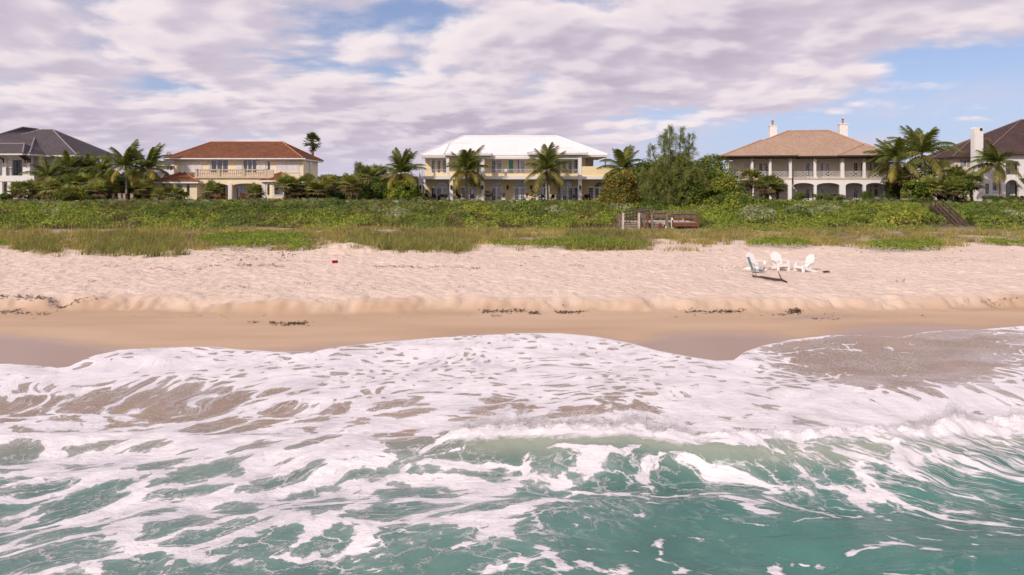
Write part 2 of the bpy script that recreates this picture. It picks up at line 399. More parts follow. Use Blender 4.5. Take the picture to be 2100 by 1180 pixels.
def sand_mat():
    m, N, nt = new_mat('beach_sand')
    t = N('ShaderNodeTexCoord'); P = t.outputs['Object']
    wet = N('ShaderNodeAttribute', attribute_name='wet').outputs['Fac']
    film = N('ShaderNodeAttribute', attribute_name='film').outputs['Fac']
    veg = N('ShaderNodeAttribute', attribute_name='veg').outputs['Fac']
    n1 = N('ShaderNodeTexNoise', i_Vector=P, i_Scale=.35, i_Detail=6.0, i_Roughness=.6).outputs[0]
    n2 = N('ShaderNodeTexNoise', i_Vector=P, i_Scale=3.2, i_Detail=5.0, i_Roughness=.6).outputs[0]
    n3 = N('ShaderNodeTexNoise', i_Vector=P, i_Scale=60.0, i_Detail=2.0).outputs[0]
    vo = N('ShaderNodeTexVoronoi', i_Vector=P, i_Scale=2.6, i_Randomness=1.0, voronoi_dimensions='2D'); vo.feature = 'SMOOTH_F1'
    dry = ramp(N, n1, [(.3, (.67, .525, .425)), (.7, (.76, .61, .51))])
    dry = mixc(N, mrange(N, n2, .35, .75, 0, .35), dry, (.62, .475, .375, 1))
    mp = N('ShaderNodeMapping', i_0=P); mp.inputs['Scale'].default_value = (.12, .9, 1)
    n4 = N('ShaderNodeTexNoise', i_Vector=mp.outputs[0], i_Scale=1.0, i_Detail=5.0).outputs[0]
    damp = ramp(N, n4, [(.28, (.42, .28, .178)), (.5, (.48, .33, .22)), (.72, (.54, .385, .268))])
    c = mixc(N, wet, dry, damp)
    c = mixc(N, film, c, (.34, .235, .175, 1))
    litter = ramp(N, n2, [(.3, (.07, .06, .022)), (.55, (.16, .13, .055)), (.75, (.30, .22, .13))])
    c = mixc(N, veg, c, litter)
    rough = mth(N, 'SUBTRACT', .9, mth(N, 'MULTIPLY', film, .72))
    rough = mth(N, 'SUBTRACT', rough, mth(N, 'MULTIPLY', wet, .12))
    hh = mth(N, 'ADD', mth(N, 'MULTIPLY', vo.outputs[0], .5), mth(N, 'MULTIPLY', n2, .8))
    hh = mth(N, 'ADD', hh, mth(N, 'MULTIPLY', n3, .05))
    bs = mth(N, 'MULTIPLY', mth(N, 'SUBTRACT', 1.0, wet), .5)
    bp = N('ShaderNodeBump', i_Strength=bs, i_Distance=.38, i_Height=hh)
    b = N('ShaderNodeBsdfPrincipled', i_Roughness=rough, i_Normal=bp.outputs[0], **{'i_Base Color': c})
    b.inputs['Specular IOR Level'].default_value = .4
    N('ShaderNodeOutputMaterial', i_Surface=b.outputs[0]); return m
def gattr(x, y, z):
    yb = y+bshift(x)+.5*(fbm(x*.8, y*.8, 3, 61)-.5)
    wet = 1-sstep(26.9, 28.4, yb+.7*(fbm(x*.25, y*.1, 2, 63)-.5))
    film = 1-sstep(-.9, .4, y-yfilm(x)+.5*(fbm(x*.7, y*1.4, 3, 69)-.5))
    pool = 1-sstep(.4, 1.0, np.hypot((x-X(1690, 26.3))/2.6, (y-26.2+.25*np.sin(x*.9))/.28))
    film = np.maximum(film, pool*.85)
    # vegetated ground starts behind the grass line
    px = CX+x*F/np.maximum(y, 1); py = HZ+(CZ-1.4)*F/np.maximum(y, 1)
    ge = np.interp(px, GE[:, 0], GE[:, 1])
    veg = sstep(-2, 9, ge-py-9)*sstep(40, 44, y)*(.35+.65*sstep(.3, .6, fbm(x*.3, y*.3, 3, 67)))
    veg = np.maximum(veg, sstep(62, 70, y))
    return {'wet': wet, 'film': film, 'veg': veg}
# front edge of the dune grass (pixel columns / rows of the ground there)
GE = np.array([(-900,514),(0,516),(60,519),(130,515),(180,522),(350,525),(400,519),(520,512),(640,520),(690,503),(720,509),(760,517),(960,518),(1000,504),(1070,512),(1320,513),(1345,499),
               (1500,505),(1680,506),(1760,512),(1940,513),(1990,504),(2100,507),(3000,508)], float)
gx = np.array([-v for v in reversed(grow(37, 3000, .3))][:-1]+list(np.arange(-37, 37, .115))+grow(37, 3000, .3))
gy = np.array(sorted([-v for v in grow(0, 800, 1.0)][1:])+list(np.arange(0, 20, .5))+list(np.arange(20, 26.6, .16))+list(np.arange(26.6, 31, .07))
              +list(np.arange(31, 46, .12))+list(np.arange(46, 106, .5))+grow(106, 3500, .6))
ground = link('ground', grid_mesh('ground', gx, gy, zground, sand_mat(), gattr)); tag(ground, 'pale trampled beach sand rising to the dune and house plots', 'ground', kind='structure')

# ================================================================ sea: swash sheet, breaking wave, swell
RPY = np.array([600,690,720,750,780,810,840,870,900,930,960,1000,1050,1100,1180,1400], float)
CPX = np.arange(0, 2101, 150).astype(float)
DEN = np.array([
 [.80,.80,.80,.80,.80,.80,.80,.80,.80,.80,.30,.25,.25,.25,.30],
 [.90,.90,.85,.85,.80,.85,.85,.85,.85,.85,.30,.22,.22,.25,.30],
 [.92,.92,.90,.82,.72,.80,.85,.82,.85,.85,.60,.22,.22,.28,.35],
 [.95,.95,.90,.85,.78,.82,.84,.82,.82,.86,.85,.20,.20,.22,.38],
 [.95,.90,.78,.74,.74,.80,.82,.80,.76,.82,.92,.45,.24,.34,.50],
 [.75,.48,.42,.52,.54,.70,.76,.68,.56,.70,.92,.92,.72,.75,.82],
 [.34,.42,.38,.44,.50,.60,.64,.42,.36,.50,.86,.98,.96,.88,.66],
 [.36,.50,.50,.50,.56,.66,.60,.62,.78,.72,.85,.96,.94,.74,.62],
 [.82,.86,.80,.80,.76,.72,.34,.50,.62,.50,.36,.26,.34,.66,.56],
 [.72,.76,.72,.76,.76,.70,.32,.22,.26,.30,.36,.54,.70,.64,.52],
 [.52,.52,.56,.56,.56,.68,.60,.60,.46,.46,.54,.64,.66,.50,.46],
 [.40,.38,.50,.54,.50,.52,.46,.50,.42,.38,.38,.44,.46,.44,.36],
 [.36,.34,.46,.50,.42,.50,.50,.42,.34,.24,.28,.28,.22,.26,.28],
 [.34,.38,.42,.38,.32,.42,.36,.40,.24,.20,.24,.20,.18,.20,.24],
 [.38,.34,.30,.26,.24,.26,.24,.24,.20,.20,.24,.20,.24,.24,.20],
 [.30,.30,.28,.26,.24,.26,.24,.24,.20,.20,.24,.20,.24,.24,.20]])
DEN[11:15, 9:] += .05; DEN[1:4, 11:14] = .07; DEN[1:4, 14] = .2; DEN[4, 12] = .14; DEN[4, 13] = .3
DEN[8:] -= .115*np.array([.5,.5,.7,.8,.9,1,1,1,1.2,1.4,1.4,1.4,1.4,1.2,1.2]); DEN = np.clip(DEN+np.where((RPY[:, None] > 890) & (CPX[None] < 1300), .06, .03)*(RPY[:, None] > 890), 0, 1)
def bil(px, py, A):
    c = np.clip(px/150.0, 0, 13.999); r = np.interp(py, RPY, np.arange(len(RPY))); r = np.clip(r, 0, len(RPY)-1.001)
    i = r.astype(int); j = c.astype(int); fr = r-i; fc = c-j; fr = fr*fr*(3-2*fr); fc = fc*fc*(3-2*fc)
    return (A[i, j]*(1-fc)+A[i, j+1]*fc)*(1-fr)+(A[i+1, j]*(1-fc)+A[i+1, j+1]*fc)*fr
CREST = [(-900,884,.10),(0,886,.12),(300,882,.14),(600,884,.14),(800,890,.14),(900,889,.22),(960,878,.34),(1050,866,.42),(1150,869,.44),(1290,864,.50),(1400,884,.46),(1500,889,.44),
         (1600,887,.44),(1700,883,.46),(1780,873,.50),(1850,866,.56),(1910,852,.66),(1970,842,.66),(2100,850,.55),(2400,860,.5),(3000,870,.4)]
CR = np.array([((CX*0+(p-CX)*((CZ-a-.08)*F/(q-HZ))/F), (CZ-a-.08)*F/(q-HZ), a) for p, q, a in CREST])
def ycrest(x): return np.interp(x, CR[:, 0], CR[:, 1])
def acrest(x): return np.interp(x, CR[:, 0], CR[:, 2])
def sea_z(x, y):
    dy = y-ycrest(x)-.12*(fbm(x*1.4, y*0, 3, 71)-.5); A = acrest(x)*(.85+.3*fbm(x*.8, x*0, 2, 73))
    bw = np.where(dy < 0, .95, .30)
    z = A*np.exp(-np.abs(dy/bw)**1.7)
    rough = np.exp(-((dy-.05)/.33)**2)*sstep(.25, .42, acrest(x))
    z = z+rough*(.20*(fbm(x*5, y*5, 3, 75)-.5)+.10*(vn(x*13, y*13, 76)-.4))
    off = sstep(16.5, 13.5, y)
    ph = y+.05*(x-1.0)**2*.35
    z = z+off*(.10*np.sin(ph*2.1+1.6*fbm(x*.35, y*.35, 2, 81)*3)+.15*(fbm(x*.45, y*.75, 3, 83)-.5)+.055*(fbm(x*1.6, y*2.4, 3, 85)-.5))
    # swell rising in the lower right and the little peak near the centre
    dr = y-(9.7+.10*(x-5.5)); z = z+.34*np.exp(-np.abs(dr/np.where(dr < 0, 1.6, .75))**2)*sstep(2.5, 7.0, x)
    dc = y-(12.15-.12*np.abs(x-.2)); z = z+.22*np.exp(-np.abs(dc/np.where(dc < 0, .8, .4))**2)*np.exp(-((x-.25)/1.3)**2)
    # turbulent right-hand break
    tb = sstep(4.5, 7.5, x)*np.exp(-((y-14.4)/1.7)**2)
    z = z+tb*(.22*(fbm(x*1.3, y*1.3, 3, 87)-.5)+.14*(fbm(x*3.5, y*3.5, 2, 88)-.5))
    z = z+.03*(fbm(x*1.7, y*2.5, 3, 91)-.5)+.02
    lvl = .12*sstep(15.5, 19.5, y)
    return z+lvl
def water_z(x, y):
    f = yfront(x); sd = f-y
    sheet = zbase(x, y)+np.clip(sd*.22, -.08, .05)+.02*sstep(.2, 1.2, sd)*(fbm(x*1.2, y*1.8, 3, 95)-.3)
    s = sea_z(x, y)
    z = np.where(y > 15.2, np.maximum(np.minimum(s, s+0*s), sheet), s)
    far = sd < -.3
    return np.where(far, zbase(x, y)-.08-np.clip(-sd-.3, 0, 1)*.9, np.where(sd < 0, sheet, z))
def box2(p, a, b): return sstep(a, (a+b)/2, p)*(1-sstep((a+b)/2+8, b+10, p))
def wattr(x, y, z):
    px = CX+x*F/np.maximum(y, 4); py = HZ+(CZ-.1)*F/np.maximum(y, 4)
    jx = 55*(fbm(x*.5, y*.5, 3, 101)-.5); jy = 22*(fbm(x*.6, y*.6, 3, 103)-.5)
    D = bil(px+jx, py+jy, DEN)
    sd = yfront(x)-y
    lip = np.exp(-(np.clip(sd-.02, 0, 9)/np.interp(px, [1500, 1530, 1700, 1800, 2000, 2090], [.13, .36, .24, .12, .12, .4]))**2)
    thin = sstep(1500, 1530, px)*np.where(py < 705, 1, 1)
    lipw = np.where(px > 1515, np.interp(px, [1515, 1660, 1760, 1850, 1990, 2080], [1.0, .88, .66, .5, .55, .95])+.2*(vn(x*1.5, y*1.5, 105)-.5), .95)
    D = np.maximum(D, lip*lipw)
    # older bore line where the left sheet overruns (foam ridge running down to the sheet join)
    dy = y-ycrest(x)
    cm = np.exp(-(np.clip(np.abs(dy+.02)-.10-.16*fbm(x*2.2, x*0, 3, 107), 0, 9)/.12)**2)*sstep(.26, .40, acrest(x)); D = np.maximum(D, cm*1.0)
    back = np.exp(-((dy+.62)/.32)**2)*sstep(.3, .44, acrest(x)); D = D*(1-.65*back)
    # water colour: 0 clear over sand, 1 teal
    tealness = sstep(16.6, 12.6, y+.9*(fbm(x*.5, y*.5, 3, 109)-.5)*2-.10*x*(x > 0))
    milk = np.exp(-((dy+.58)/.36)**2)*sstep(.25, .42, acrest(x))
    flow = np.stack([x*.62+.8*(fbm(x*.4, y*.4, 2, 113)-.5), y+np.where(y < 17, .085, .085*np.exp(-(y-17)/2.5))*np.clip(x-1, -9, 9)**2*.42+1.2*(fbm(x*.35, y*.5, 2, 117)-.5), x*0], 1)
    # swash: sheets stretched along the run-up
    k = sstep(16.5, 19, y)
    return {'dens': D, 'teal': tealness, 'milk': milk, 'swash': k, 'crest': sstep(-.86, -.26, dy)*sstep(.35, .1, dy)*np.interp(px, [0,880,960,1400,1480,1760,1850,2200], [.0,.0,1,1,.55,.55,.9,.9]), 'turb': sstep(3.8, 6.6, x)*np.exp(-((y-13.9)/1.5)**2), 'flow': flow, 'veil': k*sstep(1500, 1560, px)*(.85*np.exp(-np.clip(sd, 0, 9)/.55)+.55*sstep(1820, 2050, px)*sstep(.2, .8, sd)+.5*box2(py, 765, 800)), 'lip': lip*np.where(px > 1525, .5, 1)}
def water_mat():
    m, N, nt = new_mat('sea_water')
    t = N('ShaderNodeTexCoord'); P = t.outputs['Object']
    A = lambda n: N('ShaderNodeAttribute', attribute_name=n)
    dens, teal, milk, sw = (A(n).outputs['Fac'] for n in ('dens', 'teal', 'milk', 'swash'))
    fl = A('flow').outputs['Vector']
    # ---- foam lace: cell walls of a warped Voronoi, broken up by noise
    w1 = N('ShaderNodeTexNoise', i_Vector=fl, i_Scale=1.3, i_Detail=2.0, i_Roughness=.5)
    wv = N('ShaderNodeVectorMath', operation='MULTIPLY_ADD', i_0=w1.outputs['Color'], i_1=(.75, .75, 0), i_2=fl)
    v1 = N('ShaderNodeTexVoronoi', voronoi_dimensions='2D', i_Vector=wv.outputs[0], i_Scale=1.15); v1.feature = 'DISTANCE_TO_EDGE'
    v3 = N('ShaderNodeTexVoronoi', voronoi_dimensions='2D', i_Vector=wv.outputs[0], i_Scale=2.7); v3.feature = 'DISTANCE_TO_EDGE'
    w2 = N('ShaderNodeTexNoise', i_Vector=fl, i_Scale=5.0, i_Detail=4.0, i_Roughness=.65)
    wv2 = N('ShaderNodeVectorMath', operation='MULTIPLY_ADD', i_0=w2.outputs['Color'], i_1=(.35, .35, 0), i_2=fl)
    v2 = N('ShaderNodeTexVoronoi', voronoi_dimensions='2D', i_Vector=wv2.outputs[0], i_Scale=3.6); v2.feature = 'DISTANCE_TO_EDGE'
    nb = N('ShaderNodeTexNoise', i_Vector=wv.outputs[0], i_Scale=.8, i_Detail=3.0, i_Roughness=.5).outputs[0]
    nf = N('ShaderNodeTexNoise', i_Vector=wv2.outputs[0], i_Scale=7.0, i_Detail=5.0, i_Roughness=.7).outputs[0]
    e1 = mth(N, 'SUBTRACT', 1.0, mth(N, 'MINIMUM', mth(N, 'MULTIPLY', v1.outputs[0], 2.1), 1.0))
    e3 = mth(N, 'SUBTRACT', 1.0, mth(N, 'MINIMUM', mth(N, 'MULTIPLY', v3.outputs[0], 2.3), 1.0))
    e1 = N('ShaderNodeMix', data_type='FLOAT', i_0=mth(N, 'MULTIPLY', mth(N, 'ADD', sw, .25), .62), i_2=e1, i_3=e3).outputs[0]
    e2 = mth(N, 'SUBTRACT', 1.0, mth(N, 'MINIMUM', mth(N, 'MULTIPLY', v2.outputs[0], 3.0), 1.0))
    n = mth(N, 'ADD', mth(N, 'MULTIPLY', e1, .42), mth(N, 'MULTIPLY', nb, .62))
    n = mth(N, 'ADD', n, mth(N, 'MULTIPLY', e2, .09))
    n = mth(N, 'ADD', n, mth(N, 'MULTIPLY', nf, .10))                      # about .25 .. .95
    n = mrange(N, n, .375, .955)
    thr = mth(N, 'SUBTRACT', 1.0, dens)
    df = mth(N, 'SUBTRACT', n, thr)
    foam = mrange(N, df, -.03, .045)
    haze = mrange(N, df, -.34, .10, 0.06, .46)                              # bubbles just under the surface
    # thin strands across open water
    ns = N('ShaderNodeTexNoise', i_Vector=wv2.outputs[0], i_Scale=1.9, i_Detail=6.0, i_Roughness=.6).outputs[0]
    st = mth(N, 'SUBTRACT', 1.0, mth(N, 'MINIMUM', mth(N, 'MULTIPLY', mth(N, 'ABSOLUTE', mth(N, 'SUBTRACT', ns, .5)), 34.0), 1.0))
    st = mth(N, 'MULTIPLY', st, mrange(N, nf, .36, .55, 0.0, .7))
    vl = N('ShaderNodeTexVoronoi', voronoi_dimensions='2D', i_Vector=wv2.outputs[0], i_Scale=2.1); vl.feature = 'DISTANCE_TO_EDGE'
    lace = mth(N, 'MULTIPLY', mrange(N, vl.outputs[0], .0, .065, 1.0, 0.0), mrange(N, nb, .36, .56, 0.0, .92))
    st = mth(N, 'MAXIMUM', st, lace)
    foam = mth(N, 'MAXIMUM', foam, mth(N, 'MULTIPLY', st, mrange(N, dens, .12, .3)))
    # fine scum flecks on the thin swash sheet
    mpf = N('ShaderNodeMapping', i_0=P); mpf.inputs['Scale'].default_value = (9.0, 17.0, 1)
    nfl = N('ShaderNodeTexNoise', i_Vector=mpf.outputs[0], i_Scale=1.6, i_Detail=6.0, i_Roughness=.75).outputs[0]
    npat = N('ShaderNodeTexNoise', i_Vector=P, i_Scale=.35, i_Detail=4.0).outputs[0]
    fleck = mth(N, 'MULTIPLY', mrange(N, mth(N, 'ADD', nfl, mth(N, 'MULTIPLY', npat, .5)), .74, .92, 0, .75), sw)
    foam = mth(N, 'MAXIMUM', foam, fleck)
    # ---- water body
    crs = mth(N, 'ADD', A('crest').outputs['Fac'], mth(N, 'MULTIPLY', mth(N, 'SUBTRACT', nf, .5), 1.1))
    foam = mth(N, 'MAXIMUM', foam, mth(N, 'MULTIPLY', mrange(N, crs, .38, .80), mrange(N, A('crest').outputs['Fac'], .05, .6)))
    mpt = N('ShaderNodeMapping', i_0=fl); mpt.inputs['Scale'].default_value = (2.2, 6.5, 1)
    ntb = N('ShaderNodeTexNoise', i_Vector=mpt.outputs[0], i_Scale=1.0, i_Detail=7.0, i_Roughness=.68, i_Distortion=.6).outputs[0]
    foam = mth(N, 'MAXIMUM', foam, mrange(N, mth(N, 'ADD', ntb, mth(N, 'MULTIPLY', A('turb').outputs['Fac'], .22)), .66, .76, 0.0, .92))
    nc = N('ShaderNodeTexNoise', i_Vector=P, i_Scale=.6, i_Detail=4.0).outputs[0]
    mpr0 = N('ShaderNodeMapping', i_0=P); mpr0.inputs['Scale'].default_value = (.55, 1.6, 1)
    tealc = ramp(N, nc, [(.3, (.085, .172, .150)), (.7, (.138, .245, .215))])
    sandc = ramp(N, nc, [(.3, (.27, .185, .13)), (.7, (.36, .25, .175))])
    sx = N('ShaderNodeSeparateXYZ', i_0=P).outputs[0]
    tealr = ramp(N, nc, [(.3, (.036, .140, .118)), (.7, (.068, .205, .174))])
    tealc = mixc(N, mrange(N, sx, -3.0, 6.0), tealc, tealr)
    vn_ = mth(N, 'MULTIPLY', A('veil').outputs['Fac'], mrange(N, N('ShaderNodeTexNoise', i_Vector=mpr0.outputs[0], i_Scale=.9, i_Detail=5.0, i_Distortion=.5).outputs[0], .36, .68, .1, 1.0))
    body = mixc(N, teal, sandc, tealc)
    body = mixc(N, vn_, body, (.62, .55, .57, 1))
    body = mixc(N, mth(N, 'MULTIPLY', milk, .8), body, (.34, .37, .29, 1))
    body = mixc(N, mth(N, 'MULTIPLY', haze, mrange(N, dens, .15, .5)), body, (.55, .56, .55, 1))
    nw = N('ShaderNodeTexNoise', i_Vector=fl, i_Scale=1.1, i_Detail=5.0).outputs[0]
    nw2 = N('ShaderNodeTexNoise', i_Vector=wv2.outputs[0], i_Scale=3.2, i_Detail=6.0, i_Roughness=.65).outputs[0]
    fc = ramp(N, mth(N, 'ADD', mth(N, 'MULTIPLY', nw, .5), mth(N, 'MULTIPLY', nw2, .5)), [(.36, (.59, .555, .585)), (.47, (.74, .70, .725)), (.6, (.86, .82, .835))])
    pin = mrange(N, nf, .30, .42, .42, 0.0)                                # pinholes and thin spots in the lather
    foam = mth(N, 'MULTIPLY', foam, mth(N, 'SUBTRACT', 1.0, mth(N, 'MULTIPLY', pin, mrange(N, df, .55, .1))))
    c = mixc(N, foam, body, fc)
    rough = mth(N, 'ADD', .10, mth(N, 'MULTIPLY', foam, .6))
    # ---- relief: ripples on water, lumpy foam
    mpr = N('ShaderNodeMapping', i_0=P); mpr.inputs['Scale'].default_value = (1.0, 2.2, 1)
    r1 = N('ShaderNodeTexNoise', i_Vector=mpr.outputs[0], i_Scale=2.6, i_Detail=6.0, i_Roughness=.6).outputs[0]
    rip = mth(N, 'MULTIPLY', r1, mth(N, 'SUBTRACT', 1.0, mth(N, 'MULTIPLY', sw, .75)))
    hh = mth(N, 'ADD', mth(N, 'MULTIPLY', rip, .7), mth(N, 'MULTIPLY', foam, mth(N, 'ADD', .12, mth(N, 'MULTIPLY', mth(N, 'ADD', nf, nw2), .36))))
    bp = N('ShaderNodeBump', i_Strength=.6, i_Distance=.16, i_Height=hh)
    b = N('ShaderNodeBsdfPrincipled', i_Roughness=rough, i_IOR=1.33, i_Normal=bp.outputs[0], **{'i_Base Color': c})
    N('ShaderNodeOutputMaterial', i_Surface=b.outputs[0]); return m
wx = np.array([-v for v in reversed(grow(21, 2500, .3))][:-1]+list(np.arange(-21, 21, .06))+grow(21, 2500, .3))
wy = np.array(sorted([-v for v in grow(-6.5, 900, .5)][1:])+list(np.arange(6.5, 12, .05))+list(np.arange(12, 17, .04))+list(np.arange(17, 27.2, .055)))
sea = link('sea', grid_mesh('sea', wx, wy, water_z, water_mat(), wattr)); tag(sea, 'foamy teal sea with a breaking wave and thin swash', 'sea', kind='structure')

# spray thrown up along the crest: small ragged droplets
def octa(P, r):
    n = len(P); d = np.array([(1,0,0),(-1,0,0),(0,1,0),(0,-1,0),(0,0,1),(0,0,-1)], float)
    V = (P[:, None, :]+d[None]*r[:, None, None]*rng.uniform(.5, 1.4, (n, 6, 1))).reshape(-1, 3)
    f = np.array([(0,2,4),(2,1,4),(1,3,4),(3,0,4),(2,0,5),(1,2,5),(3,1,5),(0,3,5)])
    return V, (f[None]+6*np.arange(n)[:, None, None]).reshape(-1, 3)
def spray(name, label, spans):
    P = []; Rr = []
    for p0, p1, n, h in spans:
        px = rng.uniform(p0, p1, n); x0 = (px-CX)*15.2/F
        q = rng.random(n)**2.2
        env = np.sin(np.clip((px-p0)/(p1-p0), 0, 1)*np.pi)**.6*(.35+1.0*fbm(x0*4.5, x0*0, 3, 121))
        x = x0+rng.normal(0, .03, n)+q*.10
        y = ycrest(x)+rng.normal(.06, .10, n)+q*.12
        z = sea_z(x, y)+q*h*env+.005
        P.append(np.stack([x, y, z], 1)); Rr.append(rng.uniform(.004, .015, n)*(1-.55*q))
    V, f = octa(np.concatenate(P), np.concatenate(Rr))
    o = link(name, np_mesh(name, V, f, M['foam'])); tag(o, label, 'spray', kind='stuff')
def spray_mat():
    m, N, nt = new_mat('sea_spray'); t = N('ShaderNodeTexCoord'); n1 = N('ShaderNodeTexNoise', i_Vector=t.outputs['Object'], i_Scale=3.0)
    c = ramp(N, n1.outputs[0], [(.3, (.94, .91, .93)), (.7, (.97, .95, .96))])
    d = N('ShaderNodeBsdfDiffuse', i_Color=c); tr = N('ShaderNodeBsdfTranslucent', i_Color=c); cl = N('ShaderNodeBsdfTransparent')
    a = N('ShaderNodeMixShader', i_0=.5, i_1=d.outputs[0], i_2=tr.outputs[0]); b = N('ShaderNodeMixShader', i_0=.12, i_1=a.outputs[0], i_2=cl.outputs[0])
    N('ShaderNodeOutputMaterial', i_Surface=b.outputs[0]); return m
M['foam'] = spray_mat()
spray('spray', 'white spray flying off the crest of the breaking wave', [(930, 1130, 14000, .40), (1120, 1260, 9500, .28), (1230, 1400, 15000, .52), (1390, 1760, 3000, .12), (1760, 1860, 2500, .25), (1840, 2000, 9000, .45), (1980, 2110, 2500, .2)])
# ================================================================ houses
def wall_holes(mb, x0, x1, z0, z1, y, holes, depth=.14):
    """front wall sheet at y with openings (x0,x1,z0,z1[,arch_height]) and their reveals"""
    xs = sorted({x0, x1, *[h[0] for h in holes], *[h[1] for h in holes]}); zs = sorted({z0, z1, *[h[2] for h in holes], *[h[3] for h in holes]})
    xs = [a for a in xs if x0-1e-6 <= a <= x1+1e-6]; zs = [a for a in zs if z0-1e-6 <= a <= z1+1e-6]
    for a, b in zip(xs, xs[1:]):
        for c, d in zip(zs, zs[1:]):
            mx, mz = (a+b)/2, (c+d)/2
            if any(h[0] < mx < h[1] and h[2] < mz < h[3] for h in holes): continue
            mb.poly((a,y,c),(b,y,c),(b,y,d),(a,y,d))
    for h in holes:
        a, b, c, d = h[:4]; ah = h[4] if len(h) > 4 else 0; yb = y+depth
        mb.poly((a,y,c),(a,yb,c),(a,yb,d-ah),(a,y,d-ah)); mb.poly((b,yb,c),(b,y,c),(b,y,d-ah),(b,yb,d-ah)); mb.poly((a,y,c),(b,y,c),(b,yb,c),(a,yb,c))
        if not ah: mb.poly((a,yb,d),(b,yb,d),(b,y,d),(a,y,d))
        else:
            n = 12; xc, r, zs_ = (a+b)/2, (b-a)/2, d-ah
            P = [(xc-r*math.cos(math.pi*i/n), zs_+ah*math.sin(math.pi*i/n)) for i in range(n+1)]
            for (xa, za), (xb, zb) in zip(P, P[1:]):
                mb.poly((xa,y,za),(xb,y,zb),(xb,y,d),(xa,y,d))
                mb.poly((xa,y,za),(xa,yb,za),(xb,yb,zb),(xb,y,zb))
def window(root, x0, x1, z0, z1, y, cols=2, rows=3, glass='gl_mid', frame='trim', fw=.06, name='window', mw=.03, label=None):
    m = MB(); d0, d1 = y-.03, y+.05
    m.box(x0, x0+fw, d0, d1, z0, z1); m.box(x1-fw, x1, d0, d1, z0, z1); m.box(x0+fw, x1-fw, d0, d1, z0, z0+fw); m.box(x0+fw, x1-fw, d0, d1, z1-fw, z1)
    for i in range(1, cols):
        xx = x0+(x1-x0)*i/cols; m.box(xx-mw/2, xx+mw/2, d0+.012, d1-.012, z0+fw, z1-fw)
    for i in range(1, rows):
        zz = z0+(z1-z0)*i/rows; m.box(x0+fw, x1-fw, d0+.016, d1-.016, zz-mw/2, zz+mw/2)
    w = m.build(name, M[frame], root)
    if label: w['label'] = label
    p = MB(); p.box(x0+fw*.5, x1-fw*.5, y+.012, y+.03, z0+fw*.5, z1-fw*.5); p.build('pane', M[glass], w)
    return w
def fanlight(root, x0, x1, z0, y, glass='gl_sky', rays=4, frame='trim'):
    m = MB(); xc, r = (x0+x1)/2, (x1-x0)/2; n = 14
    for i in range(n):
        a, b = math.pi*i/n, math.pi*(i+1)/n
        for (ra, rb) in ((r, r-.08),):
            q = [(xc-ra*math.cos(a), z0+ra*math.sin(a)), (xc-ra*math.cos(b), z0+ra*math.sin(b)), (xc-rb*math.cos(b), z0+rb*math.sin(b)), (xc-rb*math.cos(a), z0+rb*math.sin(a))]
            m.poly(*[(u_, y-.03, w_) for u_, w_ in q]); m.poly((q[3][0], y-.03, q[3][1]), (q[2][0], y-.03, q[2][1]), (q[2][0], y+.05, q[2][1]), (q[3][0], y+.05, q[3][1]))
    for i in range(1, rays):
        a = math.pi*i/rays; m.beam((xc, y, z0+.02), (xc-(r-.06)*math.cos(a), y, z0+(r-.06)*math.sin(a)), .03, .03)
    m.box(x0, x1, y-.034, y+.05, z0-.045, z0+.035)
    w = m.build('fanlight', M[frame], root)
    p = MB(); p.poly(*[(xc-(r-.02)*math.cos(math.pi*i/n), y+.02, z0+(r-.02)*math.sin(math.pi*i/n)) for i in range(n+1)]); p.build('pane', M[glass], w)
    return w
def roof_face(mb, b0, b1, t1, t0, n, step=.045):
    b0, b1, t0, t1 = map(Vector, (b0, b1, t0, t1))
    nr = (b1-b0).cross((t0+t1)/2-b0).normalized()
    if nr.z < 0: nr = -nr
    for i in range(n):
        s0, s1 = i/n, (i+1)/n
        L0, R0 = b0.lerp(t0, s0), b1.lerp(t1, s0); L1, R1 = b0.lerp(t0, s1), b1.lerp(t1, s1)
        mb.poly(L0+nr*step, R0+nr*step, R1, L1)
        mb.poly(L0, R0, R0+nr*step, L0+nr*step)
def hip(root, x0, x1, y0, y1, ze, rx0, rx1, ry, zr, mat, cap, n=22, ry1=None, eave='trim', et=.22, over=0, name='roof', faces='fblr'):
    """hipped roof over an eave rectangle; ridge from (rx0,ry) to (rx1,ry1)"""
    ry1 = ry if ry1 is None else ry1
    A, B, C, D = (x0,y0,ze), (x1,y0,ze), (x1,y1,ze), (x0,y1,ze); E, G = (rx0,ry,zr), (rx1,ry1,zr)
    m = MB()
    if 'f' in faces: roof_face(m, A, B, G, E, n)
    if 'r' in faces: roof_face(m, B, C, G, G, n)
    if 'b' in faces: roof_face(m, C, D, E, G, n)
    if 'l' in faces: roof_face(m, D, A, E, E, n)
    o = m.build(name, M[mat], root)
    up = .07
    for a, b in ((A,E),(B,G),(C,G),(D,E),(E,G)):
        if (Vector(a)-Vector(b)).length < .3: continue
        c = MB(); c.tube([(a[0],a[1],a[2]+up),(b[0],b[1],b[2]+up)], .10, 6); c.build('ridge_cap', M[cap], o)
    if eave:
        e = MB(); e.box(x0+.04, x1-.04, y0+.04, y1-.04, ze-et, ze+.012); e.build('eave', M[eave], o)
    return o
def pickets(mb, x0, x1, y, z0, z1, step, w=.025):
    n = max(1, int((x1-x0)/step))
    for i in range(n+1):
        xx = x0+(x1-x0)*i/n; mb.box(xx-w/2, xx+w/2, y-w/2, y+w/2, z0, z1)
def column(root, x0, x1, y, z0, z1, mat='trim', name='column', capital=True, d=None):
    d = d or (x1-x0); m = MB(); m.box(x0, x1, y, y+d, z0, z1)
    if capital:
        m.box(x0-.05, x1+.05, y-.05, y+d+.05, z1-.12, z1-.004); m.box(x0-.05, x1+.05, y-.05, y+d+.05, z0+.004, z0+.16)
    return m.build(name, M[mat], root)

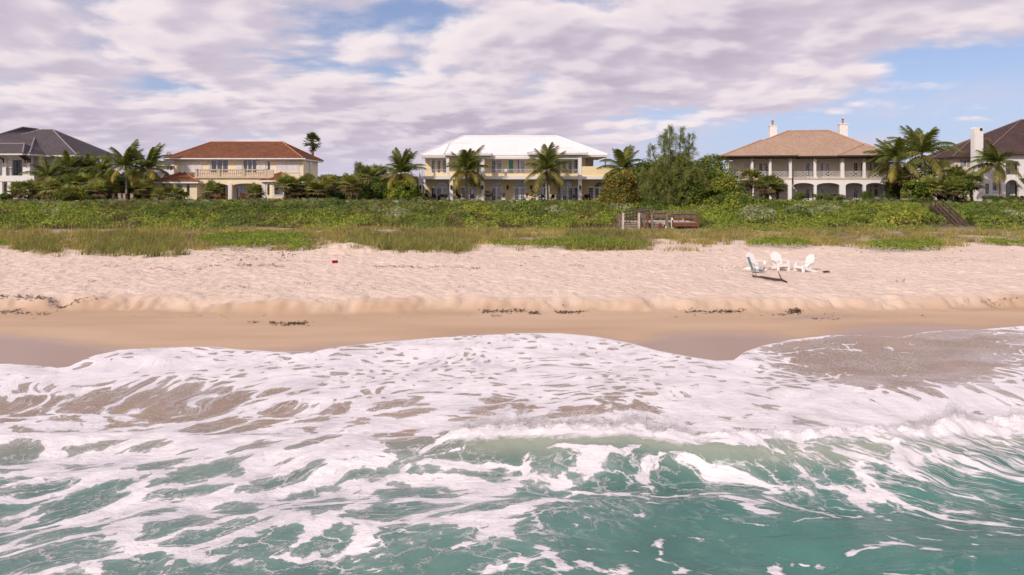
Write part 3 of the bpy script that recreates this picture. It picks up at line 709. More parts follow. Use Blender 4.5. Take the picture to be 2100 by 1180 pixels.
# ---------------------------------------------------------------- white-roofed cream house in the middle
def house_white_roof():
    Y0, Yw = 105.0, 107.6
    r = empty('beach_house', (X(1040, Y0), Y0, 3.3), 'cream two-storey house with white hipped roof and arched doors behind palms', 'house')
    x = lambda p: X(p, Y0); z = lambda p: Z(p, Y0); xw = lambda p: X(p, Yw); zw = lambda p: Z(p, Yw)
    g = 3.3; zs0, zs1 = z(368), z(361.5); ze = z(318.5)
    # ---- lower wall
    H = []; doors = [(884,893),(895,905),(907,916),(917.5,924)]; Mx = MB()
    dz = zw(384)
    arches = [(895,918,'d'),(957.5,979,'b'),(1007,1029,'b'),(1054.6,1077,'b'),(1102,1125,'b'),(1152.5,1175.6,'b'),(1219,1241,'b')]
    sides = [(884,893),(920,926),(946,954),(1141,1150.5),(1177.6,1185),(1207,1217)]
    for a, b, _ in arches:
        rr = (xw(b)-xw(a))/2; H.append((xw(a), xw(b), g, dz+rr, rr))
    for a, b in sides: H.append((xw(a), xw(b), g, dz))
    wall_holes(Mx, xw(872), xw(1262), g-.3, zs1, Yw, H)
    Mx.poly((xw(872),Yw,g-.3),(xw(872),Yw+9,g-.3),(xw(872),Yw+9,zs1),(xw(872),Yw,zs1)); Mx.poly((xw(1262),Yw,g-.3),(xw(1262),Yw+9,g-.3),(xw(1262),Yw+9,zs1),(xw(1262),Yw,zs1))
    Mx.build('lower_wall', M['cream'], r)
    for i, (a, b, k) in enumerate(arches):
        fanlight(r, xw(a), xw(b), dz, Yw+.06, 'gl_mid' if i in (2, 3) else 'gl_sky')
        mid = (xw(a)+xw(b))/2; gl = ['gl_dark','gl_sky','gl_dark','gl_mid','gl_mid','gl_mid','gl_sky'][i]
        window(r, xw(a)+.01, mid-.03, g+.02, dz-.05, Yw+.06, 2, 5, gl, name='french_door', fw=.13); window(r, mid+.03, xw(b)-.01, g+.02, dz-.05, Yw+.06, 2, 5, 'gl_sky', name='french_door', fw=.13)
    for a, b in sides: window(r, xw(a)+.01, xw(b)-.01, g+.02, dz-.02, Yw+.06, 2, 5, 'gl_sky' if a > 1140 else 'gl_dark', name='side_light')
    # trim around the arches
    for a, b, k in arches:
        t = MB(); xc, rr = (xw(a)+xw(b))/2, (xw(b)-xw(a))/2; n = 12
        for i in range(n):
            p, q = math.pi*i/n, math.pi*(i+1)/n
            f = lambda R_, t_: (xc-R_*math.cos(t_), Yw-.03, dz+R_*math.sin(t_))
            t.poly(f(rr, p), f(rr, q), f(rr+.16, q), f(rr+.16, p))
        for s in (-1, 1): t.box(xc+s*(rr+.08)-.08, xc+s*(rr+.08)+.08, Yw-.03, Yw-.002, g, dz)
        t.build('arch_trim', M['trim'], r)
    # ---- floor slab / balcony and terrace
    s = MB(); s.box(x(858.5), x(1262), Y0-.1, Yw+.02, zs0, zs1); s.build('balcony_slab', M['trim'], r)
    s = MB(); s.box(x(856), x(1262), Y0-1.6, Yw, g-.5, g-.02); s.build('terrace', M['cast'], r)
    for a, b in ((858.7,866.5),(922,929),(985.5,993.5),(1119.5,1126.5),(1185.5,1193)):
        column(r, x(a), x(b), Y0, g-.02, zs0+.003)
    # ---- upper wall
    H = []; wins = [(884.5,892.5),(896,904),(907.5,916)]; zt, zb = zw(328.5), zw(355.5)
    up = [((a, b), 'gl_dark', 2, 5) for a, b in wins]+[((1007.5,1017),'gl_dark',2,5),((1018.5,1029),'gl_mid',2,5),((1043.5,1052.5),'teal',1,1),((1054.5,1061),'curt',1,1),((1061,1066),'gl_dark',1,1),((1067.5,1076),'gl_sky',2,5),
        ((955,964),'gl_dark',2,5),((966,975),'gl_mid',2,5),((977,984),'gl_dark',2,5),((1141,1150),'gl_dark',2,5),((1153,1161.5),'gl_dark',2,5),((1165,1173.5),'gl_dark',2,5),((1176,1185),'gl_mid',2,5)]
    for (a, b), gl, c_, r_ in up: H.append((xw(a), xw(b), zb, zt))
    Mx = MB(); wall_holes(Mx, xw(872), xw(1200), zs1, ze, Yw, H)
    Mx.poly((xw(872),Yw,zs1),(xw(872),Yw+9,zs1),(xw(872),Yw+9,ze),(xw(872),Yw,ze)); Mx.poly((xw(1200),Yw,zs1),(xw(1200),Yw+9,zs1),(xw(1200),Yw+9,ze),(xw(1200),Yw,ze))
    Mx.build('upper_wall', M['cream'], r)
    for (a, b), gl, c_, r_ in up:
        if gl in ('teal', 'curt'):
            d = MB(); d.box(xw(a), xw(b), Yw+.05, Yw+.09, zb, zt); d.build('door' if gl == 'teal' else 'curtain', M['teal' if gl == 'teal' else 'curtain'], r)
        else: window(r, xw(a), xw(b), zb, zt, Yw+.05, c_, r_, gl, name='tall_window', fw=.09)
    for a, b in ((881.5,918.5),(1005,1031),(1041,1078.5),(953,985),(1139,1187)):
        t = MB()
        t.box(xw(a), xw(a+2.2), Yw-.035, Yw-.002, zb, zt+.14); t.box(xw(b-2.2), xw(b), Yw-.035, Yw-.002, zb, zt+.14); t.box(xw(a+2.2), xw(b-2.2), Yw-.035, Yw-.002, zt, zt+.14)
        t.build('window_surround', M['trim'], r)
    for a, b in ((985.8,993.3),(1185.7,1192.8),(915,921)): column(r, x(a), x(b), Y0, zs1-.003, ze-.2)
    p = MB(); p.box(x(861), x(863.5), Y0+.2, Y0+.36, zs1, ze-.2); p.build('thin_post', M['trim'], r)
    p = MB(); p.box(x(859.5), x(866), Y0-.03, Y0+.4, zs1-.002, z(350)); p.build('pedestal', M['trim'], r)
    # ---- iron railing
    for a, b in ((994,1034),(1040,1118),(1124,1185),(867,914)):
        k = MB(); zt2 = z(347.5); k.box(x(a), x(b), Y0+.05, Y0+.09, zt2-.04, zt2); k.box(x(a), x(b), Y0+.05, Y0+.09, zs1+.1, zs1+.13); pickets(k, x(a), x(b), Y0+.07, zs1+.1, zt2, .16, .018); k.build('railing', M['trim'], r)
    for a in (1034.5, 1118.5): column(r, x(a), x(a+5.5), Y0, zs1-.002, z(347), capital=False, name='balcony_pier')
    # ---- roofs
    hip(r, x(858.5), X(1226, Y0+13), Y0+.2, Y0+13.5, ze, X(950, Y0+6.2), X(1142, Y0+6.2), Y0+6.2, Z(280, Y0+6.2), 'white_met', 'whitecap', 26)
    hip(r, x(911), x(1009), Y0-.55, Y0+6.0, z(316.3), X(922, Y0+2.8), X(967, Y0+2.8), Y0+2.8, Z(294, Y0+2.8), 'white_met', 'whitecap', 14, name='porch_roof')
    hip(r, x(1081), x(1204), Y0-.55, Y0+9.0, z(314.6), X(1128, Y0+1.6), X(1176, Y0+1.6), Y0+1.6, Z(304, Y0+1.6), 'white_met', 'whitecap', 16, name='porch_roof')
    f = MB()
    for i in range(22):
        xx = x(862+i*2.4); f.beam((xx, Y0+.25, ze-.32), (xx+.9, Yw, ze-.3), .09, .16)
    f.build('eave_rafters', M['trim'], r)['kind'] = 'stuff'
    b = MB(); b.box(x(993.6), x(1185.5), Y0+.1, Y0+.34, ze-.55, ze-.2); b.build('porch_beam', M['trim'], r)
    # ---- terrace wing on the right: parapet, back room and pergola
    w = MB(); w.box(x(1193.3), x(1262), Y0+.05, Y0+.25, zs1, z(341.5)); w.build('parapet', M['cream'], r)
    q = MB(); Yb = Y0+8; q.box(X(1200,Yb), X(1217,Yb), Yb, Yb+4, zs1, Z(322,Yb)); q.build('back_room', M['cream'], r)
    for a in (1203.5, 1208.5, 1212.5): window(r, X(a,Yb), X(a+2.8,Yb), Z(341,Yb), Z(327,Yb), Yb-.06, 1, 4, 'gl_mid', name='back_window')
    q = MB(); q.box(X(1196,Yb), X(1227,Yb), Yb-1, Yb+4.4, Z(322.4,Yb), Z(320.4,Yb)); q.build('back_room_eave', M['trim'], r)
    for i in range(9):
        q = MB(); a = 1208+i*4.0; q.beam((X(a,Yb), Yb-2.2, Z(319.5,Yb)), (X(a,Yb), Yb+2.5, Z(319.5,Yb)), .14, .26); q.build('pergola_rafter', M['trim'], r)
    q = MB(); q.box(X(1206,Yb), X(1242,Yb), Yb-1.6, Yb-1.4, Z(321.6,Yb), Z(320.2,Yb)); q.build('pergola_beam', M['trim'], r)
    for a in (1238,): q = MB(); q.box(X(a,Yb), X(a+2.5,Yb), Yb-1.6, Yb-1.4, zs1, Z(321.6,Yb)); q.build('pergola_post', M['trim'], r)
    # ---- wall lanterns
    for a, yy in ((862.5,Y0),(925.5,Y0),(989.5,Y0),(1189.3,Y0),(1041,Yw),(1089,Yw)):
        k = MB(); xx = X(a,yy); z0 = Z(389.5,yy); k.lathe((xx, yy-.17, z0), [(.02,0),(.12,.1),(.15,.5),(.17,.52),(.05,.66),(.02,.72)], 6); k.box(xx-.03, xx+.03, yy-.17, yy-.002, z0+.5, z0+.56)
        k.build('lantern', M['iron'], r)
    return r
house_white_roof()

# ---------------------------------------------------------------- yellow house with the terracotta roof
def house_terracotta():
    Y0 = 103.0; Yw = 105.2
    r = empty('beach_house', (X(485, Y0), Y0, 3.3), 'yellow house with terracotta tiled roof and stone balustrade balcony', 'house')
    g = 3.3; x = lambda p, Y=Y0: X(p, Y); z = lambda p, Y=Y0: Z(p, Y)
    xu = lambda p: X(p, Yw); zu = lambda p: Z(p, Yw)
    ze = zu(325.5)
    H = [(xu(433), xu(468), zu(355), zu(328)), (xu(498.5), xu(526.5), zu(355), zu(328)), (xu(546.5), xu(556), zu(355), zu(329.5))]
    m = MB(); wall_holes(m, xu(357), xu(622), zu(372), ze, Yw, H)
    m.poly((xu(622),Yw,g),(X(650,Yw+9),Yw+9.5,g),(X(650,Yw+9),Yw+9.5,ze),(xu(622),Yw,ze)); m.poly((xu(357),Yw,g),(xu(357),Yw+9.5,g),(xu(357),Yw+9.5,ze),(xu(357),Yw,ze))
    m.build('upper_wall', M['cream2'], r)
    for a, b, n in ((433,468,3),(498.5,526.5,3)):
        for i in range(n):
            p0, p1 = a+(b-a)*i/n, a+(b-a)*(i+1)/n; window(r, xu(p0)+.01, xu(p1)-.01, zu(355), zu(328), Yw+.06, 1, 1, 'gl_mid', fw=.05, name='sliding_pane')
    window(r, xu(546.5), xu(556), zu(355), zu(329.5), Yw+.05, 1, 1, 'gl_mid', fw=.14, name='balcony_door')
    def shutter(p0, p1, q0, q1, Y, n, nm='hurricane_shutter'):
        k = MB(); xa, xb = X(p0,Y), X(p1,Y); w = (xb-xa)/n
        for i in range(n):
            a = xa+i*w; za, zb = Z(q1,Y), Z(q0,Y)
            k.poly((a,Y-.02,za),(a+w*.5,Y-.09,za),(a+w*.5,Y-.09,zb),(a,Y-.02,zb)); k.poly((a+w*.5,Y-.09,za),(a+w,Y-.02,za),(a+w,Y-.02,zb),(a+w*.5,Y-.09,zb))
        k.box(xa-.04, xb+.04, Y-.11, Y-.003, Z(q0,Y), Z(q0,Y)+.08); k.box(xa-.04, xb+.04, Y-.11, Y-.003, Z(q1,Y)-.08, Z(q1,Y))
        k.build(nm, M['white'], r)
    shutter(367.5,390.5,328.5,353.5,Yw,9); shutter(391.2,415,328.5,353.5,Yw,9); shutter(484,497.5,328.5,352,Yw,6); shutter(527.5,545,328.5,352,Yw,7); shutter(565.5,587.3,328.5,353.5,Yw,9); shutter(588,613.5,328.5,353.5,Yw,10); shutter(427,432.3,328.5,352,Yw,3)
    Ys = Yw+3
    a_, b_ = Vector((xu(622), Yw, 0)), Vector((X(650,Yw+9), Yw+9.5, 0)); p_, q_ = a_.lerp(b_, .40), a_.lerp(b_, .55); of = Vector((.05, -.01, 0)); z0_, z1_ = Z(351,Ys), Z(331,Ys)
    k = MB()
    for s0, s1, t0, t1 in ((-.05,1.05,-.08,0),(-.05,1.05,1,1.08),(-.06,0,-.08,1.08),(1,1.06,-.08,1.08),(.47,.53,0,1)):
        c0, c1 = p_.lerp(q_, s0)+of*1.3, p_.lerp(q_, s1)+of*1.3; k.poly(*[(c.x, c.y, z0_+(z1_-z0_)*t) for c, t in ((c0,t0),(c1,t0),(c1,t1),(c0,t1))])
    sw_ = k.build('side_window', M['trim'], r)
    k = MB(); c0, c1 = p_+of, q_+of; k.poly((c0.x,c0.y,z0_),(c1.x,c1.y,z0_),(c1.x,c1.y,z1_),(c0.x,c0.y,z1_)); k.build('pane', M['gl_sky'], sw_)
    hip(r, xu(343), X(662, Yw+10), Yw-.9, Yw+10.5, ze, X(433, Yw+5), X(579, Yw+5), Yw+5, Z(292.5, Yw+5), 'terra', 'terracap', 26, eave='white')
    gt = MB(); gt.tube([(xu(343), Yw-.98, ze-.08), (xu(630.5), Yw-.98, ze-.08)], .09, 6); gt.tube([(xu(621), Yw-.9, ze-.1), (xu(622.5), Yw-.12, ze-.6), (xu(622.5), Yw-.12, g)], .05, 6); gt.build('gutter', M['white'], r)
    # ---- loggia
    zb0, zb1 = z(376.5), z(366)
    m = MB(); wall_holes(m, x(396), x(546), g-.3, z(363.3), Y0, [(x(408.5), x(468), z(410.5), zb0, .35), (x(476), x(537), z(410.5), zb0, .35)], .45); m.build('loggia_front', M['cream2'], r)
    fl = MB(); fl.box(x(400), x(546), Y0+.46, Y0+4.0, g-.3, z(411)); fl.box(x(400), x(546), Y0+.46, Yw, z(371), z(364)); fl.build('loggia_floor', M['cream3'], r)
    Yb = Y0+4.0; bw = MB(); wall_holes(bw, x(396), x(546), g-.3, z(366), Yb, [(X(486,Yb), X(503,Yb), z(409), Z(380,Yb), .6), (X(510,Yb), X(536,Yb), z(409), Z(379,Yb), .4), (X(412,Yb), X(424,Yb), z(409), Z(380,Yb)), (X(430,Yb), X(462,Yb), z(409), Z(380,Yb))]); bw.build('loggia_back_wall', M['beige'], r)
    for a, b, gl in ((486,503,'gl_sky'),(510,536,'gl_mid'),(412,424,'gl_dark'),(430,446,'gl_dark'),(446,462,'gl_dark')): window(r, X(a,Yb)+.01, X(b,Yb)-.01, z(409), Z(380,Yb)-.01, Yb+.09, 2 if b-a > 12 else 1, 1, gl, 'darkwood', name='loggia_window')
    for a, b in ((400.5,408),(468.3,475.7),(537.5,545)):
        k = MB(); xa, xb = x(a), x(b); k.box(xa, xb, Y0-.10, Y0-.004, z(411), z(376))
        for i in range(1, 4): k.box(xa+(xb-xa)*i/4-.015, xa+(xb-xa)*i/4+.015, Y0-.125, Y0-.1, z(411), z(376))
        k.build('folded_shutter', M['white'], r)
    k = MB(); k.box(x(400), x(546), Y0-.12, Y0+.46, z(411.8), z(410.4)); k.build('sill', M['cast'], r)
    # ---- balcony
    k = MB(); k.box(x(400), x(561), Y0-.25, Yw, z(366), z(363.2)); k.build('balcony_slab', M['cast'], r)
    for a, b in ((401,405.5),(446.5,452),(498,503),(542.5,548)):
        k = MB(); k.box(x(a), x(b), Y0-.2, Y0+.12, z(363.2), z(347.6)); k.box(x(a)-.05, x(b)+.05, Y0-.25, Y0+.17, z(347.6), z(346.6)); k.build('balustrade_pier', M['cast'], r)
    k = MB(); k.box(x(548.2), x(562), Y0-.15, Y0+.1, z(363.2), z(348.5)); k.build('balcony_end_wall', M['cast'], r)
    pf = [(.10,0),(.10,.08),(.055,.12),(.115,.33),(.10,.45),(.05,.66),(.055,.78),(.10,.82),(.10,.90)]
    bal = MB(); bal.lathe((0,0,0), pf, 8); bme = bal.mesh('baluster', M['cast'], smooth=True)
    hh = z(349.2)-z(361.8)
    for a, b, n in ((405.5,446.5,11),(452,498,12),(503,542.5,11)):
        for q0, q1 in ((349.2,347.4),(363.2,361.8)):
            k = MB(); k.box(x(a), x(b), Y0-.14, Y0+.08, z(q0), z(q1)); k.build('balustrade_rail', M['cast'], r)
        for i in range(n):
            o = link('baluster', bme, r); o.location = Vector((x(a+(b-a)*(i+.5)/n), Y0-.03, z(361.8)))-r.location; o.scale = (1, 1, hh/.9)
    # ---- left and right one-storey bays
    Yl = Y0-.6; m = MB(); wall_holes(m, X(323,Yl), X(404,Yl), g-.3, Z(373.5,Yl), Yl, [(X(357.5,Yl),X(374.5,Yl),Z(396,Yl),Z(376,Yl)),(X(382,Yl),X(389.5,Yl),Z(402,Yl),Z(376,Yl)),(X(345,Yl),X(350,Yl),Z(396,Yl),Z(376,Yl))])
    for a in (323, 404): m.poly((X(a,Yl),Yl,g-.3),(X(a,Yl),Yw,g-.3),(X(a,Yl),Yw,Z(373.5,Yl)),(X(a,Yl),Yl,Z(373.5,Yl)))
    m.build('left_bay_wall', M['cream2'], r)
    for a, b, q in ((357.5,374.5,396),(382,389.5,402),(345,350,396)): window(r, X(a,Yl), X(b,Yl), Z(q,Yl), Z(376,Yl), Yl+.06, 1, 1, 'gl_mid' if b-a > 10 else 'gl_dark', name='bay_window')
    hip(r, X(318.5,Yl), X(411.5,Yl), Yl-.8, Yw+2.5, Z(373,Yl), X(374,Yl+3), X(376.5,Yl+3), Yl+3, Z(353.5,Yl+3), 'terra', 'terracap', 12, eave='white', name='left_bay_roof')
    Yr = Y0-.9; m = MB(); zt = Z(372,Yr)
    P = [(545,Y0),(545.5,Yr+.9),(558,Yr),(583,Yr),(597,Yr+1.2),(610,Y0+1.5)]
    for i, ((a, ya), (b, yb)) in enumerate(zip(P, P[1:])): m.poly((X(a,ya),ya,g-.3),(X(b,yb),yb,g-.3),(X(b,yb),yb,zt),(X(a,ya),ya,zt))
    m.build('right_bay_wall', M['cream2'], r)
    window(r, X(561.5,Yr), X(582,Yr), Z(401,Yr), Z(376,Yr), Yr-.04, 1, 1, 'gl_sky', fw=.1, name='bay_window')
    xm, ym = X(551.5,Yr+.45), Yr+.42
    window(r, xm-.28, xm+.28, Z(401,Yr), Z(376,Yr), ym-.06, 1, 1, 'gl_mid', fw=.09, name='bay_window')
    m = MB(); Pe = [(532,Y0-.3),(533,Yr+.6),(553,Yr-.9),(590,Yr-.9),(611,Yr+1.1),(617,Y0+2)]; ap = (X(577,Y0+1.6), Y0+1.6, Z(354,Y0+1.6)); zt2 = zt+.12
    for (a, ya), (b, yb) in zip(Pe, Pe[1:]): roof_face(m, (X(a,ya),ya,zt2), (X(b,yb),yb,zt2), ap, ap, 11)
    rb = m.build('right_bay_roof', M['terra'], r)
    for a, ya in Pe[1:5]:
        c = MB(); c.tube([(X(a,ya),ya,zt2+.06),(ap[0],ap[1],ap[2]+.06)], .09, 6); c.build('ridge_cap', M['terracap'], rb)
    e = MB()
    for (a, ya), (b, yb) in zip(Pe, Pe[1:]): e.poly((X(a,ya),ya+.02,zt2-.2),(X(b,yb),yb+.02,zt2-.2),(X(b,yb),yb+.02,zt2),(X(a,ya),ya+.02,zt2))
    e.poly(*[(X(a,ya),ya+.02,zt2-.2) for a, ya in Pe]); e.build('eave', M['white'], rb)
    return r
house_terracotta()

# ---------------------------------------------------------------- tan-roofed house with two chimneys and arcades
def house_tan():
    Y0 = 105.0; YL = 104.2; Yw = 108.0
    r = empty('beach_house', (X(1650, Y0), Y0, 3.3), 'pale house with tan tiled roof, two tall white chimneys and arcaded porches', 'house')
    g = 3.3; x = lambda p, Y=Y0: X(p, Y); z = lambda p, Y=Y0: Z(p, Y); xw = lambda p: X(p, Yw); zw = lambda p: Z(p, Yw)
    zs = z(365.5); zc = z(326.5); ze = z(320.5)
    up = [(1524,1533),(1536,1545),(1552,1560.5),(1563,1571.5),(1608,1617),(1645,1653.5),(1656.5,1665),(1673,1680),(1683,1691.5),(1737,1746),(1750,1758.5),(1767,1773),(1776,1784.5)]
    lo = [(1524,1533),(1552,1560.5),(1563,1571.5),(1608,1618),(1645,1653.5),(1656.5,1665.5),(1674,1681),(1683,1691.5),(1737,1746),(1750,1758.5),(1767,1773),(1776,1784.5)]
    m = MB(); wall_holes(m, xw(1503), xw(1806), zs, zc+.3, Yw, [(xw(a), xw(b), zw(363), zw(334)) for a, b in up])
    m.poly((xw(1806),Yw,zs),(xw(1806),Yw+6,zs),(xw(1806),Yw+6,zc),(xw(1806),Yw,zc)); m.poly((xw(1503),Yw,zs),(xw(1503),Yw+6,zs),(xw(1503),Yw+6,zc),(xw(1503),Yw,zc))
    m.build('upper_wall', M['beige'], r)
    m = MB(); wall_holes(m, xw(1503), xw(1806), g-.3, zs-.2, Yw, [(xw(a), xw(b), g, zw(386.5)) for a, b in lo]+[(xw(a), xw(b), zw(384.8), zw(380)) for a, b in lo])
    m.poly((xw(1806),Yw,g),(xw(1806),Yw+6,g),(xw(1806),Yw+6,zs),(xw(1806),Yw,zs)); m.poly((xw(1503),Yw,g),(xw(1503),Yw+6,g),(xw(1503),Yw+6,zs),(xw(1503),Yw,zs))
    m.build('lower_wall', M['greywhite'], r)
    for i, (a, b) in enumerate(up): window(r, xw(a), xw(b), zw(363), zw(334), Yw+.05, 2, 5, ['gl_mid','gl_dark'][i % 2], name='french_window', fw=.1)
    for i, (a, b) in enumerate(lo):
        window(r, xw(a), xw(b), g+.02, zw(386.5), Yw+.05, 2, 5, ['gl_dark','gl_mid'][i % 2], name='french_door', fw=.1); window(r, xw(a), xw(b), zw(384.8), zw(380), Yw+.05, 2, 1, 'gl_mid', name='transom', fw=.08)
    # porch floor
    for a, b, Y in ((1496,1627,YL),(1627.2,1810,Y0)):
        m = MB(); m.box(x(a,Y), x(b,Y), Y-.06, Yw, zs-.22, zs); m.build('porch_floor', M['cast'], r)
    # arcade
    def arcade(p0, p1, Y, spans, mat='white'):
        m = MB(); H = [(X(a,Y), X(b,Y), g, Z(375.5,Y), .42) for a, b in spans]
        wall_holes(m, X(p0,Y), X(p1,Y), g-.3, zs-.22, Y, H, .45); m.build('arcade', M[mat], r)
    arcade(1496, 1627, YL, [(1502.5,1546),(1551.5,1582),(1587.5,1620)]); arcade(1627.2, 1810, Y0, [(1628,1668.6),(1673.6,1718),(1729.5,1763),(1768.5,1803)])
    # upper columns and railings
    ups = [(1496,1501.5,YL),(1546,1551,YL),(1582,1587,YL),(1622,1627,YL),(1668,1673,Y0),(1720,1727,Y0),(1763,1768,Y0),(1804.5,1810,Y0)]
    for a, b, Y in ups: column(r, X(a,Y), X(b,Y), Y+.02, zs, zc+.1, 'white', d=.4)
    segs = [(1501.5,1546,YL),(1551,1582,YL),(1587,1622,YL),(1627.5,1668,Y0),(1673,1720,Y0),(1727,1763,Y0),(1768,1804.5,Y0)]
    for a, b, Y in segs:
        zt, zb = Z(349.5,Y), zs+.12; xa, xb = X(a,Y), X(b,Y); xc = (xa+xb)/2; hw = .62
        k = MB(); k.box(xa, xb, Y+.10, Y+.20, zt-.06, zt); h = k.build('handrail', M['darkwood'], r)
        k = MB(); pickets(k, xa+.1, xc-hw, Y+.15, zb, zt-.06, .15, .035); pickets(k, xc+hw, xb-.1, Y+.15, zb, zt-.06, .15, .035); k.box(xa, xb, Y+.12, Y+.18, zb-.05, zb); k.build('pickets', M['white'], r)['kind'] = 'stuff'
        k = MB()
        for i in range(2):
            xa2, xb2 = xc-hw+i*hw, xc+i*hw
            for j in range(2):
                za2 = zb+(zt-.06-zb)*j/2; zb2 = zb+(zt-.06-zb)*(j+1)/2
                k.beam((xa2,Y+.15,za2),(xb2,Y+.15,zb2),.05,.05); k.beam((xa2,Y+.155,zb2),(xb2,Y+.155,za2),.05,.05)
        k.build('lattice_panel', M['white'], r)
    # roofs, dark rafter tails under the eaves
    hip(r, x(1489), x(1815), Y0-.7, Y0+10.5, ze, X(1603,Y0+6.2), X(1683,Y0+6.2), Y0+6.2, Z(269.5,Y0+6.2), 'tan', 'tancap', 30, eave='darkwood', et=.16)
    hip(r, x(1486.5,YL), x(1637,YL), YL-1.0, Y0+8, Z(319.3,YL), X(1559,YL+3.4), X(1561,YL+3.4), YL+3.4, Z(287.5,YL+3.4), 'tan', 'tancap', 18, eave='darkwood', et=.16, name='left_wing_roof')
    hip(r, x(1711), x(1815.5), Y0-1.1, Y0+8, Z(320.2,Y0), X(1760,Y0+2.2), X(1761.5,Y0+2.2), Y0+2.2, Z(297,Y0+2.2), 'tan', 'tancap', 13, eave='darkwood', et=.16, name='right_wing_roof')
    k = MB()
    for i in range(54):
        p = 1491+i*6.0; Y = YL if p < 1632 else Y0; k.box(X(p,Y), X(p+1.6,Y), Y-.9, Y+1.0, zc+.02, zc+.2)
    k.build('rafter_tails', M['darkwood'], r)['kind'] = 'stuff'
    k = MB(); k.box(x(1496,YL), x(1627,YL), YL+.05, YL+.35, zc+.08, zc+.34); k.box(x(1627.2), x(1810), Y0+.05, Y0+.35, zc+.08, zc+.34); k.build('porch_beam', M['darkwood'], r)
    for a, b, q0, q1, p0, p1 in ((1568,1582,284,257,1572.3,1576.6),(1704,1719.5,282,255.5,1709,1714)):
        Y = Y0+6; k = MB(); k.box(X(a,Y), X(b,Y), Y, Y+1.1, Z(300,Y), Z(q1,Y)); k.box(X(a,Y)-.08, X(b,Y)+.08, Y-.08, Y+1.18, Z(q1+1.2,Y), Z(q1-.2,Y)+.03); c = k.build('chimney', M['white'], r)
        k = MB(); k.lathe((X((p0+p1)/2,Y), Y+.5, Z(q1,Y)), [(.17,0),(.17,.1),(.13,.16),(.13,.62),(.19,.68),(.17,.8)], 10); k.build('chimney_pot', M['pot'], c)
    r.rotation_euler.z = R(-9)
    return r
house_tan()

